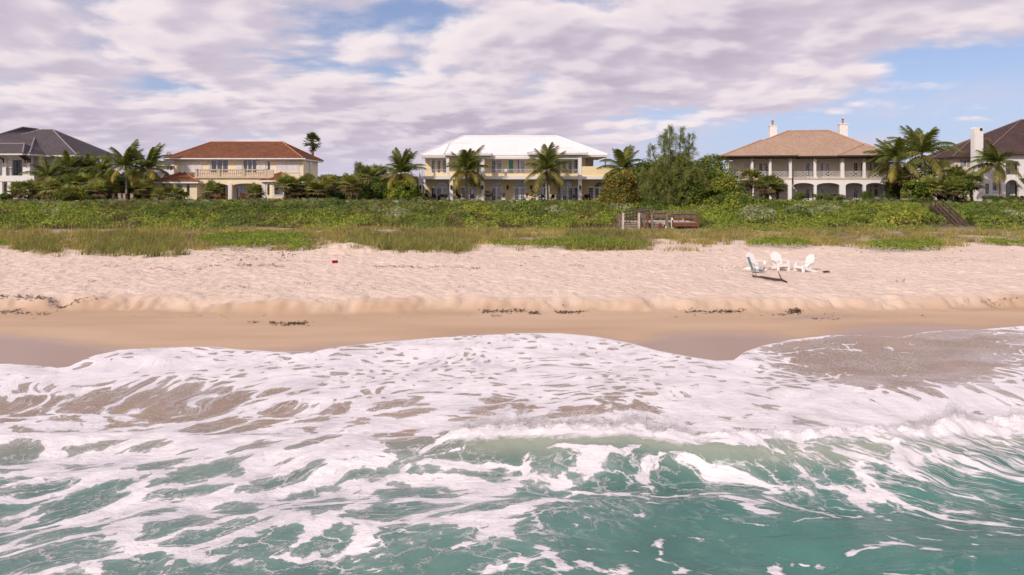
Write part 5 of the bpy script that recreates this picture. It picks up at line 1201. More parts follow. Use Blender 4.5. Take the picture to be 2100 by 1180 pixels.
# fan palms: crown of stiff fans on short stalks
def fan_crown(name, seed, n, rad, blade, pal, dead=0, up=-.55):
    r_ = np.random.default_rng(seed); V = []; C = []
    pal = np.array(pal); m = 11
    el = np.arcsin(np.clip(np.linspace(1, up, n)+r_.normal(0, .08, n), -1, 1)); az = np.arange(n)*2.399963+r_.normal(0, .3, n)
    for k in range(n):
        ax = np.array([math.cos(az[k])*math.cos(el[k]), math.sin(az[k])*math.cos(el[k]), math.sin(el[k])])
        c0 = ax*rad*r_.uniform(.55, .8); c0[2] -= .18*rad*(1-ax[2])*.6
        s_ = np.cross(ax, (0, 0, 1.0)); s_ = s_/(np.linalg.norm(s_)+1e-6) if abs(ax[2]) < .97 else np.array([1.0, 0, 0])
        nn = np.cross(s_, ax); col_ = pal[r_.integers(len(pal))]*r_.uniform(.75, 1.25)
        if k >= n-dead: col_ = np.array([(.21,.14,.075), (.26,.18,.10)][k % 2])*r_.uniform(.7, 1.2)
        w0 = s_*.025
        V += [ax*.05-w0, ax*.05+w0, c0+w0, c0-w0]; C += [(.16, .17, .05)]*4
        for j in range(m):
            a = -1.5+3.0*j/(m-1); d = ax*math.cos(a)+s_*math.sin(a)+nn*.16*math.cos(a); d = d/np.linalg.norm(d); L = blade*(1-.22*abs(a)/1.5)*r_.uniform(.85, 1.1)
            sd = np.cross(d, nn); sd = sd/np.linalg.norm(sd)*.048*blade/.6
            md = c0+d*L*.5; tp = c0+d*L-np.array([0, 0, L*r_.uniform(.12, .38)])
            V += [c0, md-sd, tp, md+sd]; C += [tuple(col_*r_.uniform(.85, 1.15))]*4
    V = np.array(V); return np_mesh(name, V, np.arange(len(V)).reshape(-1, 4), M['frond'], np.array(C))
SP = [(.24,.275,.09), (.19,.225,.07), (.31,.33,.12), (.37,.35,.135), (.26,.23,.07)]
FAN = [fan_crown('crown', 50+i, 32, .9, 1.0, SP, 6) for i in range(4)]
def trunkmesh():
    out = []
    for s in range(3):
        r_ = random.Random(s); m = MB(); pts = [(.08*math.sin(i*.5+s), .05*math.cos(i+s), i/8) for i in range(9)]; m.tube(pts, [.16+.03*r_.random()+(.06 if i in (0, 8) else 0) for i in range(9)], 8)
        for k in range(22):
            zz = .35+.65*k/22; a = k*2.4; m.beam((.13*math.cos(a), .13*math.sin(a), zz), (.27*math.cos(a), .27*math.sin(a), zz+.09), .09, .035)
        out.append(m.mesh('trunk', M['boots']))
    return out
TRK = trunkmesh()
def cabbage(px, py0, Y, pyc, R_, label, i, dead=0):
    x, z0, zc_ = X(px, Y), Z(py0, Y)-.25, Z(pyc, Y)
    o = empty('cabbage_palm', (x, Y, z0), label, 'palm tree', 'fan palms around the houses')
    t = link('trunk', TRK[i % 3], o); t.scale = (1, 1, zc_-z0); t.rotation_euler.z = i*1.3
    c = link('crown', FAN[i % 4], o); c.location = (.08*math.sin(4+i % 3), 0, zc_-z0); s = R_/1.28; c.scale = (s*1.08, s*1.08, s*.98); c.rotation_euler.z = i*2.1
    return o
CAB = [(437,417,99,388,1.35,'lone fan palm in front of the loggia\'s left opening'),(525,417,99,393,1.25,'short fan palm in front of the loggia\'s right opening'),
 (586,418,99.5,378,1.6,'fan palm hiding the right bay window of the yellow house'),(602,418,100,385,1.5,'fan palm right beside the palm hiding the bay window'),
 (632,419,101,377,1.6,'fan palm below the washingtonia, right of the yellow house'),(652,418,99,389,1.7,'broad bushy fan palm at the front of the clump right of the yellow house'),
 (676,418,103,376,1.5,'fan palm at the back of the clump right of the yellow house'),(720,419,98,378,1.65,'fan palm with slender bare trunk between the yellow and white-roofed houses'),
 (756,418,104,363,1.8,'tall rounded fan palm rising from dark shrubs left of a coconut palm'),(776,418,106,360,1.7,'rear fan palm touching the coconut palm beside the white-roofed house'),
 (848,416,106,388,1.4,'fan palm tucked behind the coconut palm at the white-roofed house\'s left corner'),
 (42,418,100,392,1.55,'low bushy fan palm in front of the white porch at the left edge'),(68,418,101,389,1.5,'fan palm second from the left edge before the white porch'),
 (107,418,99,386,1.6,'fan palm with thick dark trunk below the short coconut palm'),(142,419,98,399,1.5,'squat fan palm low among the round green shrubs'),
 (200,418,99,388,1.6,'fan palm with visible trunk left of the square stone posts'),(226,418,101,383,1.6,'fan palm directly behind the square stone posts'),
 (172,418,103,374,1.6,'dark fan palm behind the shrubs, beneath the small dark coconut palm'),
 (296,419,99,385,1.5,'fan palm with swollen brown trunk right of the stone posts'),(330,419,98,402,1.3,'low clumping fan palm before the yellow house\'s left bay'),(352,419,98,399,1.45,'spreading fan palm left of the loggia of the yellow house'),
 (372,419,99,404,1.2,'small fan palm closest to the loggia\'s left shutter'),
 (1540,418,96,366,1.55,'taller fan palm before the left end of the tan-roofed house'),(1574,421,94,380,1.75,'broad fan palm with forked look before the tan-roofed house\'s arcade'),(1594,418,95,382,1.3,'smaller fan palm leaning on the broad one before the arcade'),
 (1876,412,99,350,1.7,'rusty-fringed fan palm beneath the two windswept coconut palms'),(1905,415,97,383,1.7,'fan palm with slanting trunk above the old brown stair'),(1930,410,102,352,1.9,'dark fan palm between the windswept palms and the brown-roofed house'),
 (1962,412,101,365,1.8,'dark spreading fan palm left of the round-topped chimney'),(1992,412,100,374,1.6,'fan palm touching the base of the round-topped chimney'),(1948,412,98,388,1.5,'lower fan palm at the front of the clump by the chimney'),(1850,408,100,368,1.6,'fan palm at the foot of the leaning coconut trunk')]
for i, (a, b, Y, c, r_, l) in enumerate(CAB): cabbage(a, b, Y, c, r_, l, i)
# the tall washingtonia behind the terracotta roof
def washingtonia():
    Y = 128.0; x = X(641, Y); o = empty('fan_palm', (x, Y, 3.2), 'tall slender fan palm with dead skirt behind the terracotta roof', 'palm tree')
    m = MB(); zc_ = Z(291, Y); m.tube([(x, Y, 3.0), (x+.1, Y, 8), (x, Y, zc_)], [.3, .22, .2], 8); m.build('trunk', M['trunk'], o, True)
    c = link('crown', fan_crown('crown', 77, 34, 1.25, .95, [(.12,.145,.04), (.16,.18,.05), (.09,.115,.03)], 0, -.5), o); c.location = (0, 0, zc_-3.2); c.scale = (1.15,)*3
    s = link('dead_skirt', fan_crown('dead_skirt', 78, 16, .8, .8, [(.17,.10,.05), (.22,.13,.07)], 16, -.97), o); s.location = (0, 0, zc_-4.0); s.scale = (.75, .75, 1.2)
washingtonia()

# ---------------------------------------------------------------- broad-leaved shrubs and trees
def crown_mesh(name, blobs, n, size, pal, seed, mat='leaf', asp=1.35, down=0):
    r_ = np.random.default_rng(seed); B = np.array(blobs, float); w = (B[:, 3]*B[:, 4]*B[:, 5])**.66; w /= w.sum()
    k = r_.choice(len(B), n, p=w); d = r_.normal(size=(n, 3)); d /= np.linalg.norm(d, axis=1, keepdims=True)
    # lumpy surface: leaves gather in clusters, with gaps between
    rad = r_.uniform(.55, 1.0, n)**.5*(.82+.36*fbm(d[:, 0]*2.3+k*3.1+d[:, 2]*1.7, d[:, 1]*2.3+k*1.7-d[:, 2]*2.1, 3, seed))
    P = B[k, :3]+d*B[k, 3:6]*1.14*rad[:, None]
    keep = fbm(P[:, 0]*1.2+P[:, 2]*.7, P[:, 1]*.6+P[:, 2]*1.3, 2, seed+5) > .30
    P, d = P[keep], d[keep]; m = len(P)
    pal = np.array(pal); ci = np.clip((fbm(P[:, 0]*.8, P[:, 2]*.9+P[:, 1]*.3, 2, seed+9)*1.6-.3+r_.normal(0, .16, m))*len(pal), 0, len(pal)-1).astype(int)
    cols = pal[ci]*(1+r_.normal(0, .14, (m, 1)))
    V, Fc, C = leaf_quads(P, r_.uniform(.6, 1.25, m)*size, d*.7+r_.normal(0, .5, (m, 3))+(0, -.1, .45), np.clip(cols, .004, 1), asp)
    return np_mesh(name, V, Fc, M[mat], C)
def bush(name, px0, px1, py0, py1, Y, label, seed, pal, n=3500, size=.20, cat='shrub', group=None, depth=.5, trunkh=.3):
    x0, x1, zt, zb = X(px0, Y), X(px1, Y), Z(py0, Y), Z(py1, Y)-.2; r_ = random.Random(seed)
    w, h = x1-x0, zt-zb; xc = (x0+x1)/2; o = empty(name, (xc, Y, zb), label, cat, group)
    bl = [(0, 0, h*.52, w*.46, w*depth*.7, h*.48)]
    for k in range(7):
        a = r_.uniform(-1, 1); zz = r_.uniform(.25, .85); s = r_.uniform(.22, .34); bl.append((a*w*.33*(1.15-zz*.5), r_.uniform(-.4, .3)*w*depth, h*zz, w*s, w*s*.9, h*s*.75))
    c = link('crown', crown_mesh('crown', bl, n, size, pal, seed), o)
    m = MB()
    for k in range(4):
        a = k*1.6+r_.random(); m.tube([(xc+.1*math.cos(a), Y+.1*math.sin(a), zb-.1), (xc+.12*w*math.cos(a), Y+.1*w*math.sin(a), zb+h*.3), (xc+.22*w*math.cos(a+.3), Y+.15*w*math.sin(a), zb+h*.62)], [.09, .06, .025], 5)
    m.build('trunk', M['bark'], o, True)
    return o
DK = [(.05,.075,.016), (.075,.11,.02), (.10,.14,.025), (.135,.18,.03), (.19,.22,.036)]
MD = [(.075,.11,.016), (.115,.16,.022), (.16,.21,.028), (.23,.26,.035), (.30,.30,.045)]
RD = [(.08,.10,.02), (.14,.15,.028), (.23,.20,.038), (.28,.17,.045), (.32,.27,.05)]
RR = [(.05,.05,.018), (.09,.055,.03), (.14,.065,.035), (.11,.09,.025)]
BUSH = [('sea_grape',1228,1312,357,452,88,'red-tinged sea grape bush at the white-roofed house\'s right corner',301,RD,7500,.2),
 ('sea_grape',1288,1380,362,450,90,'dark leafy bush behind the left stair of the wooden deck',302,DK,6000,.19),
 ('sea_grape',1408,1530,352,446,88,'big glossy sea grape between the wooden deck and the tan-roofed house',303,MD,11000,.2),
 ('sea_grape',1402,1462,338,420,92,'bush with purplish red foliage beside the feathery pine',304,RR+MD[:2],4200,.19),
 ('broadleaf_tree',1330,1430,318,430,100,'dark round tree filling the space behind the feathery pine',305,DK,7500,.2),
 ('broadleaf_tree',1420,1486,318,420,102,'green tree sloping down toward the tan-roofed house\'s left end',306,DK[1:]+MD[:2],5500,.2),
 ('broadleaf_tree',1296,1366,332,440,96,'green tree between the coconut palm and the feathery pine',338,DK[1:],9500,.2),('sea_grape',1376,1446,372,452,84,'bright bush at the foot of the feathery pine behind the deck',339,MD,6000,.18),('broadleaf_tree',1412,1512,326,442,97,'tall leafy tree mass left of the tan-roofed house',340,DK[1:]+MD[1:3],8500,.2),
 ('shrub',1436,1560,398,470,80,'low spreading sea grape mound right of the wooden deck',307,MD,9000,.17),
 ('shrub',1215,1275,430,475,79,'yellow-green scrubby bush left of the wooden deck',308,RD[:3]+MD[2:],3800,.14),
 ('shrub',1236,1300,385,450,84,'thin twiggy olive bush in front of the red-tinged sea grape',309,RD,2600,.15),
 ('shrub',742,800,366,420,101,'dark shrub behind the slender-trunked fan palm',310,DK,5000,.18),('shrub',785,862,372,420,100,'bright green leafy shrub at the foot of the coconut palm left of the white-roofed house',311,MD,6500,.18),
 ('shrub',690,745,382,420,103,'dark shrub in shade right of the fan palm clump',312,DK,3500,.18),('shrub',668,700,390,420,100,'small dark shrub between the fan palm clump and the slender trunk',313,DK,2500,.18),
 ('shrub',108,172,360,420,103,'round dark green shrub below the slate roof',314,DK,5000,.18),('shrub',150,200,384,421,99,'bright green shrub between two fan palm trunks on the left',315,MD,4200,.16),
 ('shrub',586,650,384,420,103,'dark shrub behind the bay-window fan palms',331,DK,4500,.18),('shrub',640,712,372,420,105,'dark shrub mass filling the rear of the fan palm clump',332,DK,5500,.18),('broadleaf_tree',700,790,362,420,108,'broad dark tree behind the slender-trunked fan palm',333,DK,6500,.2),('broadleaf_tree',790,866,358,420,110,'dark tree crown just behind the coconut palm left of the white-roofed house',334,DK,6000,.2),('shrub',60,120,392,420,102,'dark shrub between the fan palms before the white porch',335,DK,3500,.16),('broadleaf_tree',150,250,352,420,108,'dark tree mass under the slate roof\'s right eave',336,DK,7000,.2),('broadleaf_tree',245,325,350,420,110,'dark tree behind the two coconut palms near the cottage',337,DK,6000,.2),
 ('shrub',0,24,398,420,98,'dark rounded shrub at the very left edge',316,DK,2200,.16),('shrub',205,262,360,418,104,'dark leafy shrub behind the stone posts',317,DK,5000,.18),('shrub',262,325,368,418,105,'dark shrub mass behind the leaning coconut palm',318,DK,5000,.18),
 ('shrub',110,160,390,422,97,'yellowish low shrub left of the squat fan palm',319,RD[:3]+MD[1:3],3000,.15),
 ('shrub',1812,1862,345,420,103,'dark shrub in shade at the tan-roofed house\'s right wall',320,DK,5500,.18),('shrub',1850,1910,370,420,97,'bright leafy shrub around the leaning coconut trunk',321,MD,5500,.17),('shrub',1915,1990,362,418,99,'dark thick shrub under the fan palms by the chimney',322,DK,6500,.18),
 ('shrub',1625,1652,397,417,103,'dark clipped ball shrub in front of the tan house\'s first open arch',323,DK[1:4],2200,.11),('shrub',1672,1732,398,418,102,'wide pale olive shrub below the tan house\'s middle pier',324,[(.12,.15,.05), (.16,.18,.07), (.10,.13,.03)],3600,.12),('shrub',1762,1788,393,415,103,'clipped ball shrub before the tan house\'s last arches',325,DK[1:],2400,.11),('shrub',1798,1830,399,416,102,'low flat-topped hedge shrub at the tan house\'s right corner',326,DK[1:4],2200,.11),
 ('shrub',2018,2060,402,418,101,'low green shrub at the foot of the chimney house wall',327,DK[2:]+MD[2:3],2600,.12),('shrub',2060,2092,402,416,101,'bright low shrub before the chimney house\'s arched porch',328,MD,2200,.12),
 ('shrub',1478,1530,388,440,92,'leafy sea grape at the left arches of the tan-roofed house',329,MD,4500,.19)]
for b in BUSH: bush(*b[:9], int(b[9]*1.6), *b[10:])
# far trees along the skyline behind the houses
FARL = {672:'leftmost low distant tree crown right of the yellow house', 694:'second distant tree crown right of the yellow house', 715:'distant tree crown behind the slender-trunked fan palm', 738:'distant tree crown below the small skyline pine',
 760:'distant tree crown behind the tall rounded fan palm', 792:'distant tree crown behind the left fronds of the coconut palm', 842:'distant tree crown touching the white-roofed house\'s left corner', 235:'distant tree crown behind the slim coconut palm by the stone posts',
 205:'distant tree crown behind the yellowing coconut palm', 300:'distant tree crown behind the leaning coconut palm', 330:'distant tree crown beside the grey-roofed cottage', 1462:'distant tree crown right of the small feathery pine top', 1480:'distant tree crown touching the tan roof\'s left corner',
 1832:'distant tree crown behind the left windswept palm', 1250:'distant tree crown left of the coconut palm over the red-tinged bush', 1300:'distant tree crown between that coconut palm and the feathery pine', 1940:'distant tree crown left of the brown-roofed wing', 1478:'low distant tree crown under the tan roof\'s left eave'}
def far_label(p): return FARL[p]
def far_trees():
    cr = [crown_mesh('crown', [(0,0,2.6,3.2,2.4,2.0), (-1.8,0,2.0,1.8,1.6,1.5), (1.9,.3,2.2,1.7,1.5,1.4), (.4,-.8,3.6,1.6,1.4,1.1)], 2600, .34, DK, 401), crown_mesh('crown', [(0,0,2.2,2.6,2.2,1.9), (1.5,0,3.0,1.6,1.4,1.4), (-1.6,.2,1.8,1.8,1.5,1.3)], 2200, .34, [(.05,.065,.02), (.08,.10,.026), (.12,.13,.035)], 402)]
    tm = MB(); tm.tube([(0,0,-3.6), (.1,0,-1), (0,0,2.2)], [.25, .2, .1], 6); tme = tm.mesh('trunk', M['bark'])
    spots = [(672,366),(694,363),(715,365),(738,360),(760,361),(792,368),(842,366),(235,360),(205,362),(300,356),(330,366),(1462,352),(1480,358),(1832,350),(1250,352),(1300,345),(1940,345),(1478,372)]
    for i, (p, q) in enumerate(spots):
        Y = 135+((i*37) % 40); z = Z(q, Y); o = empty('far_tree', (X(p, Y), Y, 3.2), far_label(p), 'tree', 'distant trees behind the houses')
        h = max(.55, (z-3.2)/7.6); c = link('crown', cr[i % 2], o); c.location = (0, 0, 3.4*h); c.scale = (1.15*h*1.3, h, h); c.rotation_euler.z = i
        t = link('trunk', tme, o); t.location = (0, 0, 3.4*h); t.scale = (h, h, h)
far_trees()
# feathery pine (casuarina): several spires of drooping needle sprays
def casuarina(px, Y, py0, spires, label, seed, n, low=None, name='feathery_pine', size=1.0):
    r_ = np.random.default_rng(seed); zb = Z(py0, Y); o = empty(name, (X(px, Y), Y, zb), label, 'tree')
    V = []; C = []; parts = []; mt = MB(); x0 = X(px, Y)
    for (p, q, wd, base) in spires:
        xt, zt, zbse = X(p, Y), Z(q, Y), Z(base, Y); W = wd*Y/F; H = zt-zbse; yo = r_.uniform(-.8, .8)
        mt.tube([(x0+.1*r_.normal(), Y+.2*r_.normal(), zb-.2), (x0+(xt-x0)*.55, Y+yo*.6, zb+(zbse-zb)*.9+.4), (xt, Y+yo, zt-.5)], [.16, .11, .02], 6)
        nbr = int(14+H*7); per = max(6, int(n*H*W/12/nbr)); m = nbr*per
        tb_ = np.repeat(r_.random(nbr)**.85, per); ab = np.repeat(r_.uniform(0, 6.283, nbr), per); lb = np.repeat(r_.uniform(.45, 1.15, nbr), per); s_ = r_.random(m)**.7
        ln = W*.5*np.sin(np.pi*np.clip(.10+.90*(1-tb_), 0, 1))**.7*(.45+.55*(1-tb_))*lb+.12
        a = ab+r_.normal(0, .25, m)
        P = np.stack([xt+(x0-xt)*.25*(1-tb_)**2+np.cos(ab)*ln*s_, Y+yo+np.sin(ab)*ln*s_, zbse+tb_*H*.93+ln*s_*.75], 1)+r_.normal(0, .07, (m, 3))*(.4+s_[:, None])
        cols = np.array([(.17,.195,.06), (.21,.23,.065), (.27,.275,.085), (.13,.155,.05)])[r_.integers(0, 4, m)]*(1+r_.normal(0, .12, (m, 1)))
        d = np.stack([np.cos(a)*.6+.25, np.sin(a)*.6, r_.uniform(-.5, 1.0, m)], 1); d /= np.linalg.norm(d, axis=1, keepdims=True)
        L = r_.uniform(.28, .62, (m, 1))*size; sd = np.cross(d, r_.normal(size=(m, 3))); sd /= np.linalg.norm(sd, axis=1, keepdims=True); sd *= .017*size
        e_ = P+d*L-np.array([0, 0, .10]); md = P+d*L*.5
        parts.append((np.stack([P, md-sd, e_, md+sd], 1).reshape(-1, 3), np.arange(4*m).reshape(-1, 4), np.clip(cols, .004, 1).repeat(4, 0)))
    V, Fc, C = joinV(parts); c = link('crown', np_mesh('crown', V-np.array(o.location), Fc, M['needle'], C), o)
    mt.build('trunk', M['bark'], o, True)
casuarina(1388, 84, 440, [(1375,252,34,400),(1397,250,36,395),(1418,268,36,400),(1356,272,24,380),(1338,294,26,372),(1405,310,46,425),(1330,345,56,440),(1398,322,70,440),(1436,345,56,440),(1360,330,60,440),(1372,335,62,440),(1345,360,66,442),(1412,360,56,442),(1385,380,90,445)], 'tall feathery pine with several spires rising behind the wooden deck', 501, 2600)
casuarina(735, 150, 372, [(735,333,14,372),(738,338,22,372)], 'small feathery pine on the skyline left of the coconut palm', 502, 2200, size=1.6)
casuarina(346, 150, 352, [(347,313,7,350),(344,322,12,350)], 'wispy small pine poking up beside the terracotta roof\'s left end', 503, 2400, size=1.4)
casuarina(1440, 110, 400, [(1442,322,20,380),(1432,332,30,390)], 'small feathery pine top right of the tall feathery pine', 504, 1600)
# ================================================================ wooden deck with two stairs
def deck():
    Y = 66.0; x = lambda p, Y=Y: X(p, Y); z = lambda q, Y=Y: Z(q, Y); g = 1.4
    o = empty('wooden_deck', (x(1350), Y, g), 'weathered wooden beach deck with two stairs and red stained posts', 'deck')
    def B(name, mat, *boxes):
        m = MB()
        for b in boxes: m.box(*b)
        return m.build(name, M[mat], o)
    zf = z(456.5)
    for i in range(15):                                                   # floor boards run across the walkway
        yy = Y+.3*i; B('floor_board', 'palewood', (x(1326), x(1431), yy, yy+.28, zf-.05, zf))
    for i in range(9):
        yy = Y+.9+.32*i; B('floor_board', 'palewood', (x(1277+i*.7), x(1326), yy, yy+.29, zf-.045, zf+.004))
    def stair(p0, p1, lean, top, bot, mat, n, sw=4.2):
        for p in (p0, p1):
            m = MB(); m.beam((x(p), Y+.05, z(top)), (x(p-lean), Y-1.05, z(bot)+.0), .17, .24, (0, 1, 0)); m.build('stringer', M[mat], o)
        for i in range(n):
            t = (i+.6)/n; yy = Y-.05-1.0*t; zz = zf-(zf-z(bot)-.02)*t
            B('tread', 'palewood', (x(p0-lean*t)+.06, x(p1-lean*t)-.06, yy-.24, yy, zz-.045, zz))
    stair(1278, 1310.5, 4.5, 438.5, 476, 'palewood', 6); stair(1336, 1367, 2.0, 439, 475, 'oldwood', 6)
    # left landing: side boarding, panel between the stairs, grid railing behind
    for i in range(5): B('side_board', 'oldwood', (x(1265), x(1276), Y-.06, Y-.01, z(465-i*5.4), z(460.2-i*5.4)))
    for i in range(5): B('panel_board', 'oldwood', (x(1311.5), x(1324.5), Y-.06, Y-.01, z(465.5-i*5.4), z(460.6-i*5.4)))
    for p, t in ((1265.5, 437.5), (1275.5, 438), (1312.5, 438.5)): B('post', 'oldwood', (x(p), x(p+2.6), Y-.02, Y+.12, g-.4, z(t)))
    a, b = Vector((x(1279), Y+.4, 0)), Vector((X(1330, Y+5.5), Y+5.5, 0))
    for k, h in enumerate((.92, .62, .34)):
        m = MB(); m.beam((a.x, a.y, zf+h), (b.x, b.y, zf+h+.25), .05, .12); m.build('back_rail', M['oldwood'], o)
    for i in range(9):
        t = i/8; p = a.lerp(b, t); B('back_baluster', 'oldwood', (p.x-.05, p.x+.05, p.y-.03, p.y+.03, zf-.3, zf+.94+.25*t))
    m = MB(); m.beam((x(1312), Y+.3, zf+.93), (X(1342, Y+4), Y+4, zf+1.12), .06, .12); m.build('back_rail', M['oldwood'], o)
    # red stained posts
    for p in (1326.3, 1376.5, 1429): B('red_post', 'redwood', (x(p), x(p+3.4), Y-.12, Y+.05, g-.4, z(437.6 if p < 1370 else 439)))
    B('post', 'oldwood', (x(1365), x(1370), Y-.10, Y+.06, g-.4, z(437.5)))
    # rails in front of the second landing and the right bay
    for q0, q1 in ((442.4, 438.0), (446.8, 443.0)): B('rail_board', 'oldwood', (x(1330), x(1365), Y+.06, Y+.11, z(q0), z(q1)))
    B('top_rail', 'oldwood', (x(1329), x(1377), Y-.03, Y+.13, z(437.8), z(436.9)))
    B('top_rail', 'oldwood', (x(1379), x(1431), Y-.03, Y+.13, z(439.2), z(438.2)))
    for q0, q1 in ((443.6, 439.6), (447.6, 444.2)): B('rail_board', 'oldwood', (x(1380.5), x(1428.8), Y+.06, Y+.11, z(q0), z(q1)))
    B('rail_board', 'redwood', (x(1380), x(1429), Y-.02, Y+.05, z(449.6), z(448.0)))
    for q0, q1 in ((460.2, 456.7), (464.4, 460.7)): B('fascia_board', 'redwood', (x(1380), x(1429), Y-.08, Y-.02, z(q0), z(q1)))
    for p in (1392, 1404, 1416): B('baluster', 'redwood', (x(p), x(p+1.2), Y+.012, Y+.056, z(456.5), z(439.3)))
    Yr = Y+4.4                                                            # far side of the deck: railing and bench
    for q in (.9, .6, .32): B('back_rail', 'oldwood', (X(1340, Yr), X(1431, Yr), Yr, Yr+.06, zf+q-.09, zf+q))
    for i in range(8): p = 1342+i*12.5; B('back_baluster', 'oldwood', (X(p, Yr), X(p+2, Yr), Yr+.065, Yr+.15, zf-.4, zf+.98))
    B('bench', 'palewood', (X(1396, Yr), X(1424, Yr), Yr-.6, Yr-.05, zf+.30, zf+.36), (X(1398, Yr), X(1400, Yr), Yr-.5, Yr-.1, zf, zf+.30), (X(1419, Yr), X(1421, Yr), Yr-.5, Yr-.1, zf, zf+.30))
    for yy in (Y+.3, Y+2.4, Y+4.3):
        for p in (1268, 1300, 1330, 1380, 1428): B('pile', 'brownwood', (x(p)+.02, x(p)+.18, yy, yy+.16, g-.6, zf-.06))
    # things leaning by the second stair
    s = empty('shower_post', (x(1370.5), Y-1.3, g), 'slim white post with hooked top standing by the deck\'s second stair', 'post')
    m = MB(); m.tube([(x(1370.5), Y-1.3, g-.3), (x(1370.5), Y-1.3, z(447)), (x(1371.3), Y-1.3, z(446)), (x(1373), Y-1.3, z(447.4))], .035, 6); m.build('pipe', M['trim'], s)
    m = MB(); m.lathe((x(1373), Y-1.3, z(447.4)-.1), [(.08,0),(.09,.02),(.03,.1)], 8); m.build('shower_head', M['trim'], s)
    def bag(px0, px1, q0, q1, yy, mat, name, label, cat, strap):
        xa, xb, zb, zt = X(px0, yy), X(px1, yy), Z(q1, yy), Z(q0, yy); w, h = xb-xa, zt-zb; e = empty(name, ((xa+xb)/2, yy, zb), label, cat)
        m = MB(); m.lathe(((xa+xb)/2, yy, zb), [(w*.34,0),(w*.5,h*.12),(w*.48,h*.45),(w*.40,h*.75),(w*.22,h*.86),(w*.12,h*.9)], 9); m.build('body', M[mat], e, True)
        m = MB(); m.tube([((xa+xb)/2-w*.2, yy, zb+h*.82), ((xa+xb)/2-w*.1, yy-.02, zb+h), ((xa+xb)/2+w*.12, yy-.02, zb+h), ((xa+xb)/2+w*.2, yy, zb+h*.82)], .015, 5); m.build(strap, M[mat], e)
    bag(1350, 1357, 457, 473, Y-1.35, 'maroon', 'beach_bag', 'maroon beach bag at the foot of the deck\'s second stair', 'bag', 'handle')
    bag(1361, 1366, 459, 473, Y-1.35, 'navy', 'beach_bag', 'dark navy bag beside the maroon one by the stair', 'bag', 'handle')
    bag(1377, 1383.5, 466, 475, Y-.9, 'whitecloth', 'plastic_bag', 'white plastic bag at the foot of the red post', 'bag', 'knot')
    e = empty('folded_umbrella', (x(1360), Y-1.3, g), 'cream folded beach umbrella leaning on the deck\'s second stair', 'umbrella')
    m = MB(); m.tube([(x(1361), Y-1.55, z(475)), (x(1360), Y-1.45, z(468)), (x(1358), Y-1.3, z(462)), (x(1356.6), Y-1.2, z(457.5)), (x(1356.4), Y-1.18, z(455))], [.05, .11, .12, .09, .02], 7); m.build('canopy', M['creamcloth'], e, True)
    m = MB(); m.tube([(x(1361.6), Y-1.58, z(476.5)), (x(1356.2), Y-1.17, z(453.8))], .018, 5); m.build('pole', M['palewood'], e)
deck()
# ---------------------------------------------------------------- old brown stair through the thicket
def old_stair():
    o = empty('dune_stair', (X(1960, 70), 70, 1.5), 'crooked dark brown wooden stair descending the dune at the right', 'stairs')
    A = Vector((X(1918, 80), 80, Z(434, 80))); Bp = Vector((X(1964, 69), 69, Z(478, 69)-.1)); side = Vector((.9, .12, 0)); A.z += .25; Bp.z += .1
    for s in (0, 1):
        m = MB(); m.beam(A+side*s, Bp+side*s, .09, .26); m.build('stringer', M['brownwood'], o)
        for k, h in enumerate((.98, .55)):
            m = MB(); m.beam(A+side*s+Vector((0, 0, h)), Bp+side*s+Vector((.05*s, 0, h)), .09, .13); m.build('handrail', M['brownwood'], o)
        for t in (0, .34, .68, 1.0):
            p = A.lerp(Bp, t)+side*s; m = MB(); m.box(p.x-.06, p.x+.06, p.y-.06, p.y+.06, p.z-.9, p.z+1.02+.08*s); m.build('post', M['brownwood'], o)
    n = 16
    for i in range(n):
        p = A.lerp(Bp, (i+.5)/n); m = MB(); m.box(p.x+.04, p.x+side.x-.04, p.y-.17, p.y+.17, p.z+.10, p.z+.15); m.build('tread', M['brownwood'], o)
    # upper boardwalk running back to the lawn
    C = Vector((X(1874, 92), 92, Z(424, 92)))
    for s in (0, 1):
        for h in (.05, .62): m = MB(); m.beam(C+side*s+Vector((0, 0, h)), A+side*s+Vector((0, 0, h+.33*(h > .3))), .09, .14); m.build('walk_rail', M['brownwood'], o)
        for t in (.05, .5): p = C.lerp(A, t)+side*s; m = MB(); m.box(p.x-.06, p.x+.06, p.y-.06, p.y+.06, p.z-.8, p.z+.75); m.build('post', M['brownwood'], o)
    for i in range(30):
        p = C.lerp(A, (i+.5)/30); m = MB(); m.box(p.x+.02, p.x+side.x-.02, p.y-.17, p.y+.17, p.z-.02, p.z+.03); m.build('walk_board', M['brownwood'], o)
old_stair()
